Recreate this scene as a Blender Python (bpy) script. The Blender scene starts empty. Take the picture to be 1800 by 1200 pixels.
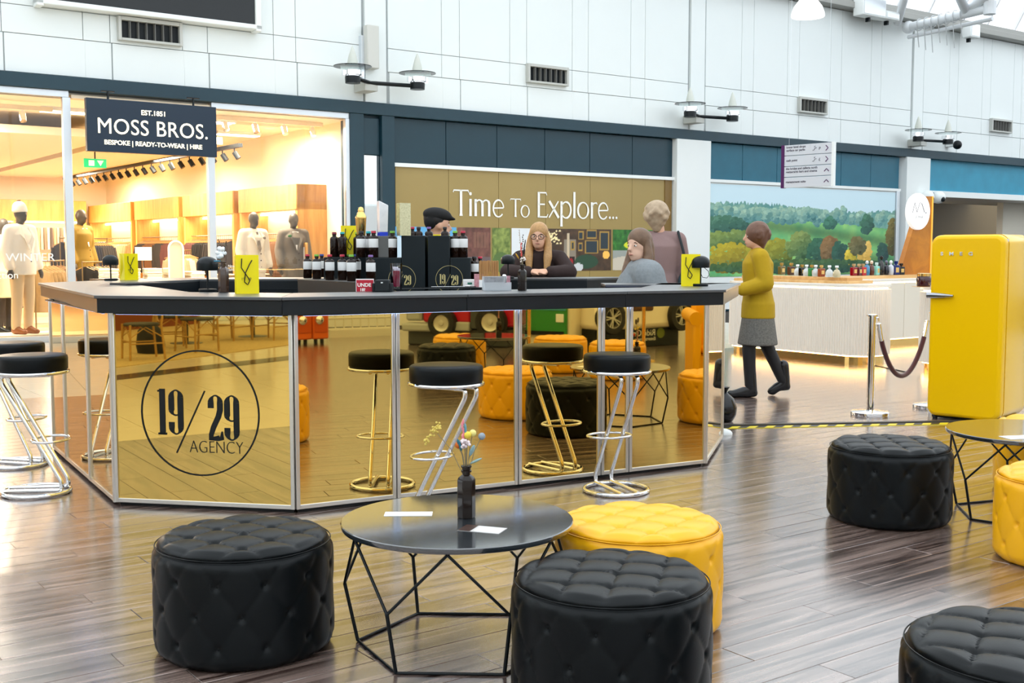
import bpy, bmesh, math, random
import numpy as np
from mathutils import Vector, Matrix
random.seed(7); rng = np.random.default_rng(7)
PI = math.pi; D2R = PI/180
SC = bpy.context.scene; COL = SC.collection
# ------------------------------------------------ camera, sky, exposure
H = 1.4; FPX = 2000.0; TH = math.atan(160/FPX)
cam_d = bpy.data.cameras.new('camera'); cam = bpy.data.objects.new('camera', cam_d); COL.objects.link(cam)
cam_d.sensor_width = 36; cam_d.lens = 36*FPX/1800; cam_d.clip_end = 300
cam.location = (0, 0, H); cam.rotation_euler = (PI/2 - TH, 0, 0); SC.camera = cam
W = bpy.data.worlds.new('sky'); SC.world = W; W.use_nodes = True
W.node_tree.nodes['Background'].inputs[0].default_value = (0.90, 0.96, 1.0, 1)
W.node_tree.nodes['Background'].inputs[1].default_value = 2.2
SC.view_settings.view_transform = 'Standard'; SC.view_settings.look = 'None'
SC.view_settings.gamma = 1; SC.view_settings.exposure = 0.0; SC.view_settings.use_curve_mapping = False
SC.cycles.max_bounces = 10; SC.cycles.transparent_max_bounces = 24

# ------------------------------------------------ helpers
FW = Vector((0, math.cos(TH), -math.sin(TH))); UP = Vector((0, math.sin(TH), math.cos(TH)))
def ray(x, y): return FW + Vector(((x-900)/FPX, 0, 0)) - UP*((y-600)/FPX)
def at(x, y, z=0.0):                      # where a line of sight meets the level z
    r = ray(x, y); t = (z-H)/r.z; return Vector((r.x*t, r.y*t, z))
def aty(x, y, Y):
    r = ray(x, y); t = Y/r.y; return Vector((r.x*t, Y, H + r.z*t))
ANG = 35.917*D2R; UF = Vector((math.cos(ANG), math.sin(ANG), 0)); NF = Vector((-math.sin(ANG), math.cos(ANG), 0)); NW = 18.3
def F(s, n, z=0): v = UF*s + NF*n; return Vector((v.x, v.y, z))
MF = Matrix.Rotation(ANG, 4, 'Z')
def atf(x, y, n=NW):                      # (s, z) where a line of sight meets the plane n parallel to the facade
    r = ray(x, y); t = n/r.dot(NF); p = Vector((0, 0, H)) + r*t; return p.dot(UF), p.z
def lin(c):
    c = c/255; return c/12.92 if c <= .04045 else ((c+.055)/1.055)**2.4
def hx(h):
    h = h.lstrip('#'); return tuple(lin(int(h[i:i+2], 16)) for i in (0, 2, 4))

class MB:
    """collects shapes; build() links them as ONE mesh object"""
    def __init__(s): s.v = []; s.f = []; s.m = []; s.M = Matrix(); s.mi = 0
    def add(s, vs, fs):
        o = len(s.v); M = s.M
        s.v += [tuple(M @ Vector(p)) for p in vs]; s.f += [tuple(o+i for i in f) for f in fs]; s.m += [s.mi]*len(fs); return s
    def box(s, c, d, rz=0, taper=1):
        x, y, z = d[0]/2, d[1]/2, d[2]/2; R = Matrix.Rotation(rz, 3, 'Z'); vs = []
        for sz in (-1, 1):
            k = taper if sz > 0 else 1
            for sx, sy in ((-1, -1), (1, -1), (1, 1), (-1, 1)): vs.append(Vector(c) + R @ Vector((sx*x*k, sy*y*k, sz*z)))
        return s.add(vs, [(3, 2, 1, 0), (4, 5, 6, 7), (0, 1, 5, 4), (1, 2, 6, 5), (2, 3, 7, 6), (3, 0, 4, 7)])
    def b(s, x0, x1, y0, y1, z0, z1): return s.box(((x0+x1)/2, (y0+y1)/2, (z0+z1)/2), (abs(x1-x0), abs(y1-y0), abs(z1-z0)))
    def bar(s, p, q, w, h):
        p = Vector(p); q = Vector(q); d = (q-p); L = d.length; d.normalize()
        a = d.cross(Vector((0, 0, 1)));  a = Vector((1, 0, 0)) if a.length < 1e-4 else a.normalized(); c = a.cross(d)
        vs = [b0 + a*sx*w/2 + c*sz*h/2 for b0 in (p, q) for sx, sz in ((-1, -1), (1, -1), (1, 1), (-1, 1))]
        return s.add(vs, [(0, 1, 2, 3), (7, 6, 5, 4), (0, 4, 5, 1), (1, 5, 6, 2), (2, 6, 7, 3), (3, 7, 4, 0)])
    def prism(s, poly, z0, z1):
        n = len(poly); vs = [(x, y, z0) for x, y in poly] + [(x, y, z1) for x, y in poly]
        return s.add(vs, [tuple(range(n-1, -1, -1)), tuple(range(n, 2*n))] + [(i, (i+1) % n, n+(i+1) % n, n+i) for i in range(n)])
    def ringprism(s, outer, inner, z0, z1):
        n = len(outer); vs = [(x, y, z) for z in (z0, z1) for P in (outer, inner) for x, y in P]; fs = []
        for i in range(n):
            j = (i+1) % n
            fs += [(i, j, 2*n+j, 2*n+i), (n+j, n+i, 3*n+i, 3*n+j), (2*n+i, 2*n+j, 3*n+j, 3*n+i), (j, i, n+i, n+j)]
        return s.add(vs, fs)
    def lathe(s, prof, seg=24, c=(0, 0, 0), sx=1, sy=1, caps=True):
        vs = []; fs = []; n = len(prof)
        for i in range(seg):
            a = 2*PI*i/seg
            for r, z in prof: vs.append((c[0]+r*sx*math.cos(a), c[1]+r*sy*math.sin(a), c[2]+z))
        for i in range(seg):
            j = (i+1) % seg
            for k in range(n-1): fs.append((i*n+k, j*n+k, j*n+k+1, i*n+k+1))
        if caps:
            if prof[0][0] > 1e-5: fs.append(tuple(i*n for i in range(seg-1, -1, -1)))
            if prof[-1][0] > 1e-5: fs.append(tuple(i*n+n-1 for i in range(seg)))
        return s.add(vs, fs)
    def ell(s, c, r, seg=14, ring=8, R=None):
        vs = []; fs = []
        for k in range(ring+1):
            t = PI*k/ring
            for i in range(seg):
                a = 2*PI*i/seg; v = Vector((r[0]*math.sin(t)*math.cos(a), r[1]*math.sin(t)*math.sin(a), -r[2]*math.cos(t)))
                if R is not None: v = R @ v
                vs.append(Vector(c)+v)
        for k in range(ring):
            for i in range(seg): j = (i+1) % seg; fs.append((k*seg+i, k*seg+j, (k+1)*seg+j, (k+1)*seg+i))
        return s.add(vs, fs)
    def tube(s, pts, r, seg=8, closed=False, cap=True):
        P = [Vector(p) for p in pts]; n = len(P); rs = r if isinstance(r, (list, tuple)) else [r]*n; vs = []; fs = []
        up = None
        for i in range(n):
            a = P[(i-1) % n] if (closed or i > 0) else P[i]; b = P[(i+1) % n] if (closed or i < n-1) else P[i]
            t = (b-a).normalized()
            if up is None: up = t.orthogonal().normalized()
            up = (up - t*up.dot(t)); up = t.orthogonal().normalized() if up.length < 1e-5 else up.normalized(); w = t.cross(up)
            for k in range(seg): an = 2*PI*k/seg; vs.append(P[i] + (up*math.cos(an)+w*math.sin(an))*rs[i])
        for i in range(n if closed else n-1):
            j = (i+1) % n
            for k in range(seg): l = (k+1) % seg; fs.append((i*seg+k, i*seg+l, j*seg+l, j*seg+k))
        if not closed and cap: fs += [tuple(range(seg-1, -1, -1)), tuple((n-1)*seg+k for k in range(seg))]
        return s.add(vs, fs)
    def loft(s, rings, seg=18):              # rings: (cx, cy, cz, rx, ry) ellipses
        vs = []; fs = []; n = len(rings)
        for c in rings:
            for k in range(seg): a = 2*PI*k/seg; vs.append((c[0]+c[3]*math.cos(a), c[1]+c[4]*math.sin(a), c[2]))
        for i in range(n-1):
            for k in range(seg): l = (k+1) % seg; fs.append((i*seg+k, i*seg+l, (i+1)*seg+l, (i+1)*seg+k))
        fs += [tuple(range(seg-1, -1, -1)), tuple((n-1)*seg+k for k in range(seg))]
        return s.add(vs, fs)
    def strokes(s, lst, th=.004):            # flat lettering in the x-z plane, facing -y: (points, half widths)
        for pts, hw in lst:
            P = [Vector((p[0], p[1])) for p in pts]; n = len(P); hws = [hw[min(len(hw)-1, round(i*(len(hw)-1)/max(1, n-1)))] for i in range(n)] if isinstance(hw, (list, tuple)) else [hw]*n; L = []; Rr = []
            for i in range(n):
                t = (P[min(i+1, n-1)]-P[max(i-1, 0)]); t = t.normalized() if t.length > 1e-9 else Vector((1, 0)); w = Vector((-t.y, t.x))
                L.append(P[i]+w*hws[i]); Rr.append(P[i]-w*hws[i])
            vs = [(p.x, -th, p.y) for p in L]+[(p.x, -th, p.y) for p in Rr]+[(p.x, 0, p.y) for p in L]+[(p.x, 0, p.y) for p in Rr]; fs = []
            for i in range(n-1):
                fs += [(n+i, n+i+1, i+1, i), (2*n+i+1, 2*n+i, i, i+1), (n+i+1, n+i, 3*n+i, 3*n+i+1)]
            fs += [(0, 2*n, 3*n, n), (n-1, 2*n-1, 4*n-1, 3*n-1)]
            s.add(vs, fs)
        return s
    def mesh(s, name, mats, smooth=0):
        me = bpy.data.meshes.new(name); me.from_pydata(s.v, [], s.f)
        for m in (mats if isinstance(mats, (list, tuple)) else [mats]): me.materials.append(m)
        if max(s.m, default=0) > 0: me.polygons.foreach_set('material_index', s.m)
        me.validate()
        if smooth:
            me.polygons.foreach_set('use_smooth', [True]*len(me.polygons)); me.set_sharp_from_angle(angle=smooth*D2R)
        me.update(); return me
    def build(s, name, mats, parent=None, smooth=0, bev=0, loc=None, rz=None, M=None, fix=True):
        me = s.mesh(name, mats, smooth)
        if fix:
            bm = bmesh.new(); bm.from_mesh(me); bmesh.ops.recalc_face_normals(bm, faces=bm.faces); bm.to_mesh(me); bm.free()
        o = link(name, me, parent, loc, rz, M)
        if bev:
            m = o.modifiers.new('bevel', 'BEVEL'); m.width = bev; m.segments = 2; m.limit_method = 'ANGLE'; m.angle_limit = 40*D2R
            if not smooth: me.polygons.foreach_set('use_smooth', [True]*len(me.polygons)); me.set_sharp_from_angle(angle=50*D2R)
        return o
def link(name, me, parent=None, loc=None, rz=None, M=None):
    o = bpy.data.objects.new(name, me); COL.objects.link(o)
    if parent is not None: o.parent = parent; KID.setdefault(parent.name, []).append(o)
    if M is not None: o.matrix_basis = M
    if loc is not None: o.location = loc
    if rz is not None: o.rotation_euler = (0, 0, rz)
    return o
def tag(o, label, cat, group=None):
    o['label'] = label; o['category'] = cat
    if group: o['group'] = group
    return o
def thing(name, label, cat, loc=(0, 0, 0), rz=0, group=None, sc=None):
    o = link(name, None, None, loc, rz); o.empty_display_size = .1
    if sc: o.scale = (sc, sc, sc)
    return tag(o, label, cat, group)
def struct(o): o['kind'] = 'structure'; return o
KID = {}
def tree(o): return [(c, KID.get(c.name, [])) for c in KID.get(o.name, [])]
def dup(root, loc, rz, label, group=None, mats=None, T=None, sc=None):   # a copy of a thing with copies of its parts and sub-parts
    r = root.copy(); COL.objects.link(r); r.location = loc; r.rotation_euler = (0, 0, rz); r['label'] = label
    if group: r['group'] = group
    if sc: r.scale = (sc, sc, sc)
    for ch, gs in (T or tree(root)):
        c = ch.copy(); COL.objects.link(c); c.parent = r
        if mats and ch.name.split('.')[0] in mats: setmat(c, mats[ch.name.split('.')[0]])
        for g in gs:
            d = g.copy(); COL.objects.link(d); d.parent = c
            if mats and g.name.split('.')[0] in mats: setmat(d, mats[g.name.split('.')[0]])
    return r
def setmat(o, m): o.material_slots[0].link = 'OBJECT'; o.material_slots[0].material = m

# ------------------------------------------------ materials
MC = {}
def mat(name, col, rough=.5, metal=0, spec=.5, em=None, es=0, noise=0, nscale=8, bump=0, coat=0, trans=0, ior=1.45, sheen=0):
    if name in MC: return MC[name]
    if isinstance(col, str): col = hx(col)
    m = bpy.data.materials.new(name); m.use_nodes = True; nt = m.node_tree; p = nt.nodes['Principled BSDF']
    p.inputs['Base Color'].default_value = (*col, 1); p.inputs['Roughness'].default_value = rough; p.inputs['Metallic'].default_value = metal
    p.inputs['Specular IOR Level'].default_value = spec; p.inputs['Coat Weight'].default_value = coat; p.inputs['Coat Roughness'].default_value = .08
    p.inputs['Transmission Weight'].default_value = trans; p.inputs['IOR'].default_value = ior
    if sheen: p.inputs['Sheen Weight'].default_value = sheen
    if em: p.inputs['Emission Color'].default_value = (*(hx(em) if isinstance(em, str) else em), 1); p.inputs['Emission Strength'].default_value = es
    if noise or bump:
        tc = nt.nodes.new('ShaderNodeTexCoord'); n = nt.nodes.new('ShaderNodeTexNoise'); n.inputs['Scale'].default_value = nscale; n.inputs['Detail'].default_value = 5
        nt.links.new(tc.outputs['Object'], n.inputs['Vector'])
        if noise:
            mx = nt.nodes.new('ShaderNodeMix'); mx.data_type = 'RGBA'
            mx.inputs[6].default_value = (*[c*(1-noise) for c in col], 1); mx.inputs[7].default_value = (*[min(1, c*(1+noise)) for c in col], 1)
            nt.links.new(n.outputs['Fac'], mx.inputs[0]); nt.links.new(mx.outputs[2], p.inputs['Base Color'])
        if bump:
            b = nt.nodes.new('ShaderNodeBump'); b.inputs['Strength'].default_value = bump; b.inputs['Distance'].default_value = .002
            nt.links.new(n.outputs['Fac'], b.inputs['Height']); nt.links.new(b.outputs['Normal'], p.inputs['Normal'])
    MC[name] = m; return m
def glassmat(name, col=(1, 1, 1), refl=.08, tint=.97, haze=0):        # clear pane: see-through with a Fresnel reflection
    m = bpy.data.materials.new(name); m.use_nodes = True; nt = m.node_tree; nt.nodes.clear()
    out = nt.nodes.new('ShaderNodeOutputMaterial'); t = nt.nodes.new('ShaderNodeBsdfTransparent'); g = nt.nodes.new('ShaderNodeBsdfGlossy'); mx = nt.nodes.new('ShaderNodeMixShader')
    fr = nt.nodes.new('ShaderNodeFresnel'); fr.inputs[0].default_value = 1.45
    t.inputs[0].default_value = (*[c*tint for c in col], 1); g.inputs['Roughness'].default_value = .01
    nt.links.new(fr.outputs[0], mx.inputs[0]); nt.links.new(t.outputs[0], mx.inputs[1]); nt.links.new(g.outputs[0], mx.inputs[2])
    if haze:
        d = nt.nodes.new('ShaderNodeBsdfTranslucent'); d.inputs[0].default_value = (.95, .98, 1, 1); m2 = nt.nodes.new('ShaderNodeMixShader'); m2.inputs[0].default_value = haze
        nt.links.new(mx.outputs[0], m2.inputs[1]); nt.links.new(d.outputs[0], m2.inputs[2]); nt.links.new(m2.outputs[0], out.inputs[0])
    else: nt.links.new(mx.outputs[0], out.inputs[0])
    return m
def woodmat(name, c1, c2, rough=.35, sc=(1.2, 14, 14), rnd=.5, bump=.05, coat=0):
    m = bpy.data.materials.new(name); m.use_nodes = True; nt = m.node_tree; p = nt.nodes['Principled BSDF']; N = nt.nodes.new; Lk = nt.links.new
    tc = N('ShaderNodeTexCoord'); mp = N('ShaderNodeMapping'); mp.inputs['Scale'].default_value = sc
    oi = N('ShaderNodeObjectInfo'); cx = N('ShaderNodeCombineXYZ'); ml = N('ShaderNodeMath'); ml.operation = 'MULTIPLY'; ml.inputs[1].default_value = 37
    Lk(oi.outputs['Random'], ml.inputs[0]); Lk(ml.outputs[0], cx.inputs[2]); Lk(ml.outputs[0], cx.inputs[0]); Lk(cx.outputs[0], mp.inputs['Location']); Lk(tc.outputs['Object'], mp.inputs['Vector'])
    n = N('ShaderNodeTexNoise'); n.inputs['Scale'].default_value = 1.6; n.inputs['Detail'].default_value = 7; n.inputs['Roughness'].default_value = .62; n.inputs['Distortion'].default_value = .6
    Lk(mp.outputs[0], n.inputs['Vector'])
    cr = N('ShaderNodeValToRGB'); cr.color_ramp.elements[0].position = .38; cr.color_ramp.elements[1].position = .64
    cr.color_ramp.elements[0].color = (*hx(c1), 1); cr.color_ramp.elements[1].color = (*hx(c2), 1); Lk(n.outputs['Fac'], cr.inputs[0])
    hs = N('ShaderNodeHueSaturation'); mr = N('ShaderNodeMapRange'); mr.inputs[3].default_value = 1-rnd/2; mr.inputs[4].default_value = 1+rnd/2
    Lk(oi.outputs['Random'], mr.inputs[0]); Lk(mr.outputs[0], hs.inputs['Value']); Lk(cr.outputs[0], hs.inputs['Color']); Lk(hs.outputs[0], p.inputs['Base Color'])
    p.inputs['Roughness'].default_value = rough; p.inputs['Coat Weight'].default_value = coat; p.inputs['Coat Roughness'].default_value = .25
    b = N('ShaderNodeBump'); b.inputs['Strength'].default_value = bump; b.inputs['Distance'].default_value = .003; Lk(n.outputs['Fac'], b.inputs['Height']); Lk(b.outputs[0], p.inputs['Normal'])
    return m
def printmat():
    m = bpy.data.materials.new('printed_picture'); m.use_nodes = True; nt = m.node_tree; p = nt.nodes['Principled BSDF']
    a = nt.nodes.new('ShaderNodeAttribute'); a.attribute_name = 'print'; nt.links.new(a.outputs['Color'], p.inputs['Base Color']); p.inputs['Roughness'].default_value = .35
    return m
PRINT = printmat()
def picture(name, parent, img, w, h, M):      # a flat print: img is (rows, cols, 3) in sRGB 0..1, row 0 at the bottom
    r, c, _ = img.shape; xs = np.linspace(0, w, c); zs = np.linspace(0, h, r)
    X, Z = np.meshgrid(xs, zs); vs = np.stack([X.ravel(), np.zeros(r*c), Z.ravel()], 1)
    i = np.arange((r-1)*c).reshape(r-1, c)[:, :-1].ravel(); q = np.stack([i, i+1, i+c+1, i+c], 1)
    me = bpy.data.meshes.new(name); me.from_pydata(vs.tolist(), [], q.tolist()); at_ = me.color_attributes.new('print', 'FLOAT_COLOR', 'POINT')
    L = np.clip(img, 0, 1).reshape(-1, 3); L = np.where(L <= .04045, L/12.92, ((L+.055)/1.055)**2.4)
    at_.data.foreach_set('color', np.concatenate([L, np.ones((r*c, 1))], 1).astype(np.float32).ravel()); me.materials.append(PRINT); me.update()
    return link(name, me, parent, M=M)
def text(body, name, size, m, parent, M, ext=.002, align='LEFT', sp=1.0, bold=0, xs=1.0):   # lettering from the built-in face, turned to mesh; x right, z up, faces -y
    cu = bpy.data.curves.new(name, 'FONT'); cu.body = body; cu.size = size; cu.extrude = ext; cu.align_x = align; cu.space_character = sp; cu.offset = bold; cu.resolution_u = 4
    o = bpy.data.objects.new(name, cu); COL.objects.link(o); dg = bpy.context.evaluated_depsgraph_get(); me = bpy.data.meshes.new_from_object(o.evaluated_get(dg))
    bpy.data.objects.remove(o); bpy.data.curves.remove(cu)
    me.transform(Matrix.Scale(xs, 4, (1, 0, 0))); me.transform(Matrix.Rotation(PI/2, 4, 'X')); me.materials.clear(); me.materials.append(m); me.name = name
    return link(name, me, parent, M=M)
T3 = Matrix.Translation
white = mat('white_paint', (.83, .865, .86), .45, noise=.015, nscale=2)
whitewall = mat('wall_cladding', (.80, .85, .85), .42, noise=.02, nscale=1.2)
teal = mat('dark_teal_metal', '#173744', .35, spec=.5, noise=.12, nscale=3)
teal2 = mat('teal_shutter', '#1f6278', .4, noise=.15, nscale=3)
blackm = mat('black_satin', (.006, .009, .011), .32, spec=.3)
blackw = mat('black_laminate', (.006, .009, .012), .30, spec=.4)
blacktop = mat('black_worktop', (.035, .04, .045), .4, spec=.7, coat=1)
blacktop.node_tree.nodes['Principled BSDF'].inputs['Coat Roughness'].default_value = .38
blackmat = mat('matt_black', (.007, .010, .012), .45, spec=.3)
alu = mat('brushed_aluminium', (.72, .70, .66), .3, metal=1)
chrome = mat('chrome', (.85, .86, .88), .06, metal=1)
brass = mat('polished_brass', (.85, .55, .18), .16, metal=1)
gold = mat('gold_mirror', (.76, .52, .15), .015, metal=1)
leatherk = mat('black_leather', (.0025, .004, .005), .38, spec=.22, bump=.12, nscale=220)
leathery = mat('yellow_leather', '#f1b00c', .38, bump=.12, nscale=220)
glass = glassmat('window_glass')
roofglass = glassmat('frosted_roof_glass', haze=.35)
yellowcard = mat('yellow_card', '#f2df05', .25)
# ------------------------------------------------ setting: floor of vinyl planks, tiles outside it
plankm = woodmat('walnut_plank', '#36251f', '#947f76', rough=.24, sc=(.8, 13, 13), rnd=.16, bump=.05, coat=1)
plankm.node_tree.nodes['Principled BSDF'].inputs['Coat IOR'].default_value = 1.85; plankm.node_tree.nodes['Principled BSDF'].inputs['Coat Roughness'].default_value = .2
tilem = mat('cream_tile', '#cfc4ae', .16, noise=.05, nscale=3); tiled = mat('dark_tile', '#17120e', .16)
grout = mat('dark_joint', '#2a1e17', .7); grout2 = mat('pale_grout', '#a89c88', .6)
S0 = -.30; N0 = 11.4          # the planked area: s > S0, n < N0
fl = MB()
fl.b(-16, 50, -16, 34, -.2, -.004)
floor = struct(fl.build('floor', grout, M=MF))
def pieces(name, cells, m, th=.004, cap=300, parent=floor, gap=.0022):
    """cells: (s0,s1,n0,n1); the cap pieces that show largest are objects of their own, the rest one part"""
    def score(c):
        p = F((c[0]+c[1])/2, (c[2]+c[3])/2); d = p.length
        inview = p.y > 1.5 and abs(p.x/p.y) < .52
        return (0 if inview else 1, d)
    cells.sort(key=score); cache = {}
    for c in cells[:cap]:
        w = round(c[1]-c[0], 3); h = round(c[3]-c[2], 3)
        if (w, h) not in cache:
            b = MB(); x, y = w/2-gap/2, h/2-gap/2; e = .0016
            b.add([(-x, -y, -th), (x, -y, -th), (x, y, -th), (-x, y, -th), (-x, -y, -e), (x, -y, -e), (x, y, -e), (-x, y, -e), (-x+e, -y+e, 0), (x-e, -y+e, 0), (x-e, y-e, 0), (-x+e, y-e, 0)],
                  [(0, 1, 5, 4), (1, 2, 6, 5), (2, 3, 7, 6), (3, 0, 4, 7), (4, 5, 9, 8), (5, 6, 10, 9), (6, 7, 11, 10), (7, 4, 8, 11), (8, 9, 10, 11)])
            cache[(w, h)] = b.mesh(name, m)
        link(name, cache[(w, h)], parent, loc=((c[0]+c[1])/2, (c[2]+c[3])/2, 0))
    if len(cells) > cap:
        b = MB()
        for c in cells[cap:]: b.b(c[0]+gap/2, c[1]-gap/2, c[2]+gap/2, c[3]-gap/2, -th, 0)
        o = b.build(name, m, parent, fix=False); o['kind'] = 'stuff'; return o
cells = []; PW, PL = .152, 1.22; n_ = -7.9; row = 0
while n_ < N0-.01:
    o_ = (row*.43 % 1)*PL + rng.uniform(-.1, .1); s_ = S0
    e_ = S0 + max(.15, o_)
    while s_ < 19:
        cells.append((s_, min(e_, 19), n_, min(n_+PW, N0))); s_ = e_; e_ += PL
    n_ += PW; row += 1
pieces('plank', cells, plankm)
tc_ = []
for i in range(30):
    for j in range(12):
        s_ = -1 + i*.62; n_ = N0 + j*.62
        if s_ < 16 and n_ + .62 < NW: tc_.append((s_, s_+.62, n_, min(n_+.62, NW)))
for i in range(22):
    for j in range(34):
        s_ = S0 - (i+1)*.62; n_ = -7 + j*.62
        if not (abs(s_ + 4.66+.5) < .02): tc_.append((s_, s_+.62, n_, n_+.62))
pieces('floor_tile', tc_, tilem, gap=.004, cap=220)
bt = MB().b(-.308, .308, -.2, .2, 0, .003).mesh('dark_border_tile', tiled)
for i in range(-6, 12): v = Vector((-4.62, 4.68)) + Vector((-.42, -.907))*(.62*i); link('dark_border_tile', bt, floor, loc=(v.x, v.y, .0), rz=math.atan2(-.907, -.42))
# ------------------------------------------------ setting: the far facade
wb = MB(); wb.b(-14, 48, NW, NW+.25, 4.04, 7.3)
wall = struct(wb.build('wall_back', mat('joint_shadow', (.42, .45, .46), .7), M=MF))
PAT = [0, 1.15, 1.55, 2.72, 3.13, 4.28, 4.70, 5.86, 6.27, 7.55]
def panel(s0, s1, z0, z1, d=.03):
    b = MB(); g = .005; b.b(s0+g, s1-g, NW-d, NW+.01, z0+g, z1-g); b.build('wall_panel', whitewall, wall, bev=.004)
for k in range(-1, 5):
    g0 = 10.46 + 8.08*k
    if g0 > 36: continue
    for i in range(len(PAT)-1):
        a, c = g0+PAT[i], g0+PAT[i+1]; nar = i % 2 == 1; zm = 4.62 + (.0 if nar else 0)
        panel(a, c, 5.04, 7.26); panel(a, c, 4.62, 5.04, .03); panel(a+(.03 if not nar else .02), c+(.03 if not nar else .02), 4.05, 4.62, .026)
    b = MB(); b.b(g0+7.6, g0+8.03, NW-.06, NW, 4.05, 7.26); b.build('pilaster', whitewall, wall, bev=.004)
b = MB(); b.b(-14, 48, NW-.10, NW+.3, 3.83, 4.04); struct(b.build('trim_1', teal, M=MF, bev=.006))       # the teal beam over the shops
b = MB(); b.b(-14, 48, NW-.35, NW+.25, 7.27, 7.42); b.b(-14, 48, NW-.28, NW-.2, 7.42, 7.55); struct(b.build('trim_2', mat('grey_gutter', (.36, .36, .34), .5), M=MF, bev=.01))
# other walls of the hall
b = MB(); b.b(-14.3, -14, -9, NW, 0, 7.3); struct(b.build('wall_left', white, M=MF))
b = MB(); b.b(48, 48.3, -9, NW, 0, 7.3); struct(b.build('wall_right', white, M=MF))
fm = mat('front_wall', (.84, .84, .82), .5)
wf = struct(MB().b(-14, 48, -9.3, -9, 0, 3.4).build('wall_front', fm, M=MF))
MB().b(-14, 48, -9.3, -9, 6.7, 7.3).build('wall_head', fm, wf)
cl_ = struct(MB().b(-14, 48, -9.2, -9.1, 3.4, 3.5).build('added_window', white, M=MF))  # unseen glazed band, added so bright sky reflects in tabletop and poufs
for i in range(32):
    MB().b(-14+i*2, -13.92+i*2, -9.22, -9.08, 3.5, 6.7).build('mullion', white, cl_); MB().b(-13.92+i*2, -12+i*2, -9.16, -9.14, 3.5, 6.7).build('pane', roofglass, cl_)
# the glass roof: steep at the eaves, flatter to the ridge
RP = [(NW-.1, 7.45), (16.2, 11.0), (4.6, 15.0), (-7, 11.0), (-9.1, 7.45)]
b = MB()
for n0, z0 in RP: b.bar((-14, n0, z0), (48, n0, z0), .12, .16)
ceil = struct(b.build('ceiling', mat('white_steel', (.80, .82, .84), .4), M=MF))
rafm = []; panm = []
for q in range(4):
    (n0, z0), (n1, z1) = RP[q], RP[q+1]; rb = MB(); rb.bar((0, n0, z0), (0, n1, z1), .05, .10); rafm.append(rb.mesh('rafter', mat('white_steel', (0, 0, 0))))
    pb = MB(); pb.add([(0, n0, z0+.04), (1.35, n0, z0+.04), (1.35, n1, z1+.04), (0, n1, z1+.04)], [(0, 1, 2, 3)]); panm.append(pb.mesh('roof_pane', roofglass))
for i in range(46):
    for q in range(4):
        link('rafter', rafm[q], ceil, loc=(-14+i*1.35, 0, 0)); link('roof_pane', panm[q], ceil, loc=(-14+i*1.35, 0, 0))
for (n0, z0) in ((17.55, 8.74), (16.9, 9.85), (12.4, 12.35), (8.5, 13.65)):
    b = MB(); b.bar((-14, n0, z0), (48, n0, z0), .05, .07); b.build('purlin', mat('white_steel', (0, 0, 0)), ceil)
# ------------------------------------------------ lettering in strokes (unit cap height 1)
def arc(cx, cy, rx, ry, a0, a1, n=10): return [(cx+rx*math.cos((a0+(a1-a0)*i/n)*D2R), cy+ry*math.sin((a0+(a1-a0)*i/n)*D2R)) for i in range(n+1)]
def place(strk, x, z, k): return [([(x+p[0]*k, z+p[1]*k) for p in pts], [h*k for h in hw] if isinstance(hw, (list, tuple)) else hw*k) for pts, hw in strk]
def serif(ch):                       # light roman capitals and small letters with flared ends; returns strokes, advance
    t = .054; n = .028
    if ch == 'T': return [([(.36, 0), (.36, .1), (.36, .9), (.36, 1)], [.075, t, t, t]), ([(0, .9), (.03, .98), (.36, .975), (.69, .98), (.72, .9)], [.02, n, n, n, .02])], .70
    if ch == 'i': return [([(.1, 0), (.1, .08), (.1, .6), (.1, .66)], [.06, t, t, t]), (arc(.1, .86, .03, .03, 0, 360), .035)], .24
    if ch == 'm': return [([(.1, 0), (.1, .08), (.1, .66)], [.06, t, t]), ([(.1, .5)]+arc(.27, .48, .15, .15, 150, 0, 8)+[(.42, .08), (.42, 0)], [n]*3+[.03]*3+[t]*4+[.06]), ([(.42, .5)]+arc(.59, .48, .15, .15, 150, 0, 8)+[(.74, .08), (.74, 0)], [n]*3+[.03]*3+[t]*4+[.06])], .88
    if ch == 'e': return [(arc(.31, .32, .25, .33, 5, 320, 20), [n]*5+[.035]*11+[n]*5), ([(.08, .33), (.55, .345)], n)], .60
    if ch == 'o': return [(arc(.32, .32, .27, .32, 0, 360, 24), [.045, .04, .03, n, n, n, n, .03, .04, .045, .045, .045, .045, .045, .045, .04, .03, n, n, n, n, .03, .04, .045, .045])], .68
    if ch == 'E': return [([(.1, 0), (.1, 1)], t), ([(.1, .975), (.46, .975), (.50, .88)], [n, n, .015]), ([(.1, .52), (.40, .52)], n), ([(.1, .025), (.5, .025), (.56, .14)], [n, n, .015])], .58
    if ch == 'x': return [([(.04, .66), (.52, 0)], t), ([(.5, .66), (.03, 0)], n)], .56
    if ch == 'p': return [([(.1, -.34), (.1, -.25), (.1, .66)], [.06, t, t]), (arc(.33, .32, .25, .32, 150, -150, 16), [n]*4+[.04]*9+[n]*4)], .66
    if ch == 'l': return [([(.1, 0), (.1, .08), (.1, 1.05)], [.06, t, t])], .24
    if ch == 'r': return [([(.1, 0), (.1, .08), (.1, .66)], [.06, t, t]), ([(.1, .48), (.2, .62), (.34, .64), (.38, .58)], [n, .03, .03, .02])], .40
    if ch == '.': return [(arc(.07, .05, .025, .025, 0, 360), .03)], .18
    return [], .3
def serifline(mb, word, x, z, k):
    for ch in word:
        st, adv = serif(ch); mb.strokes(place(st, x, z, k), .004); x += adv*k
    return x
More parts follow.
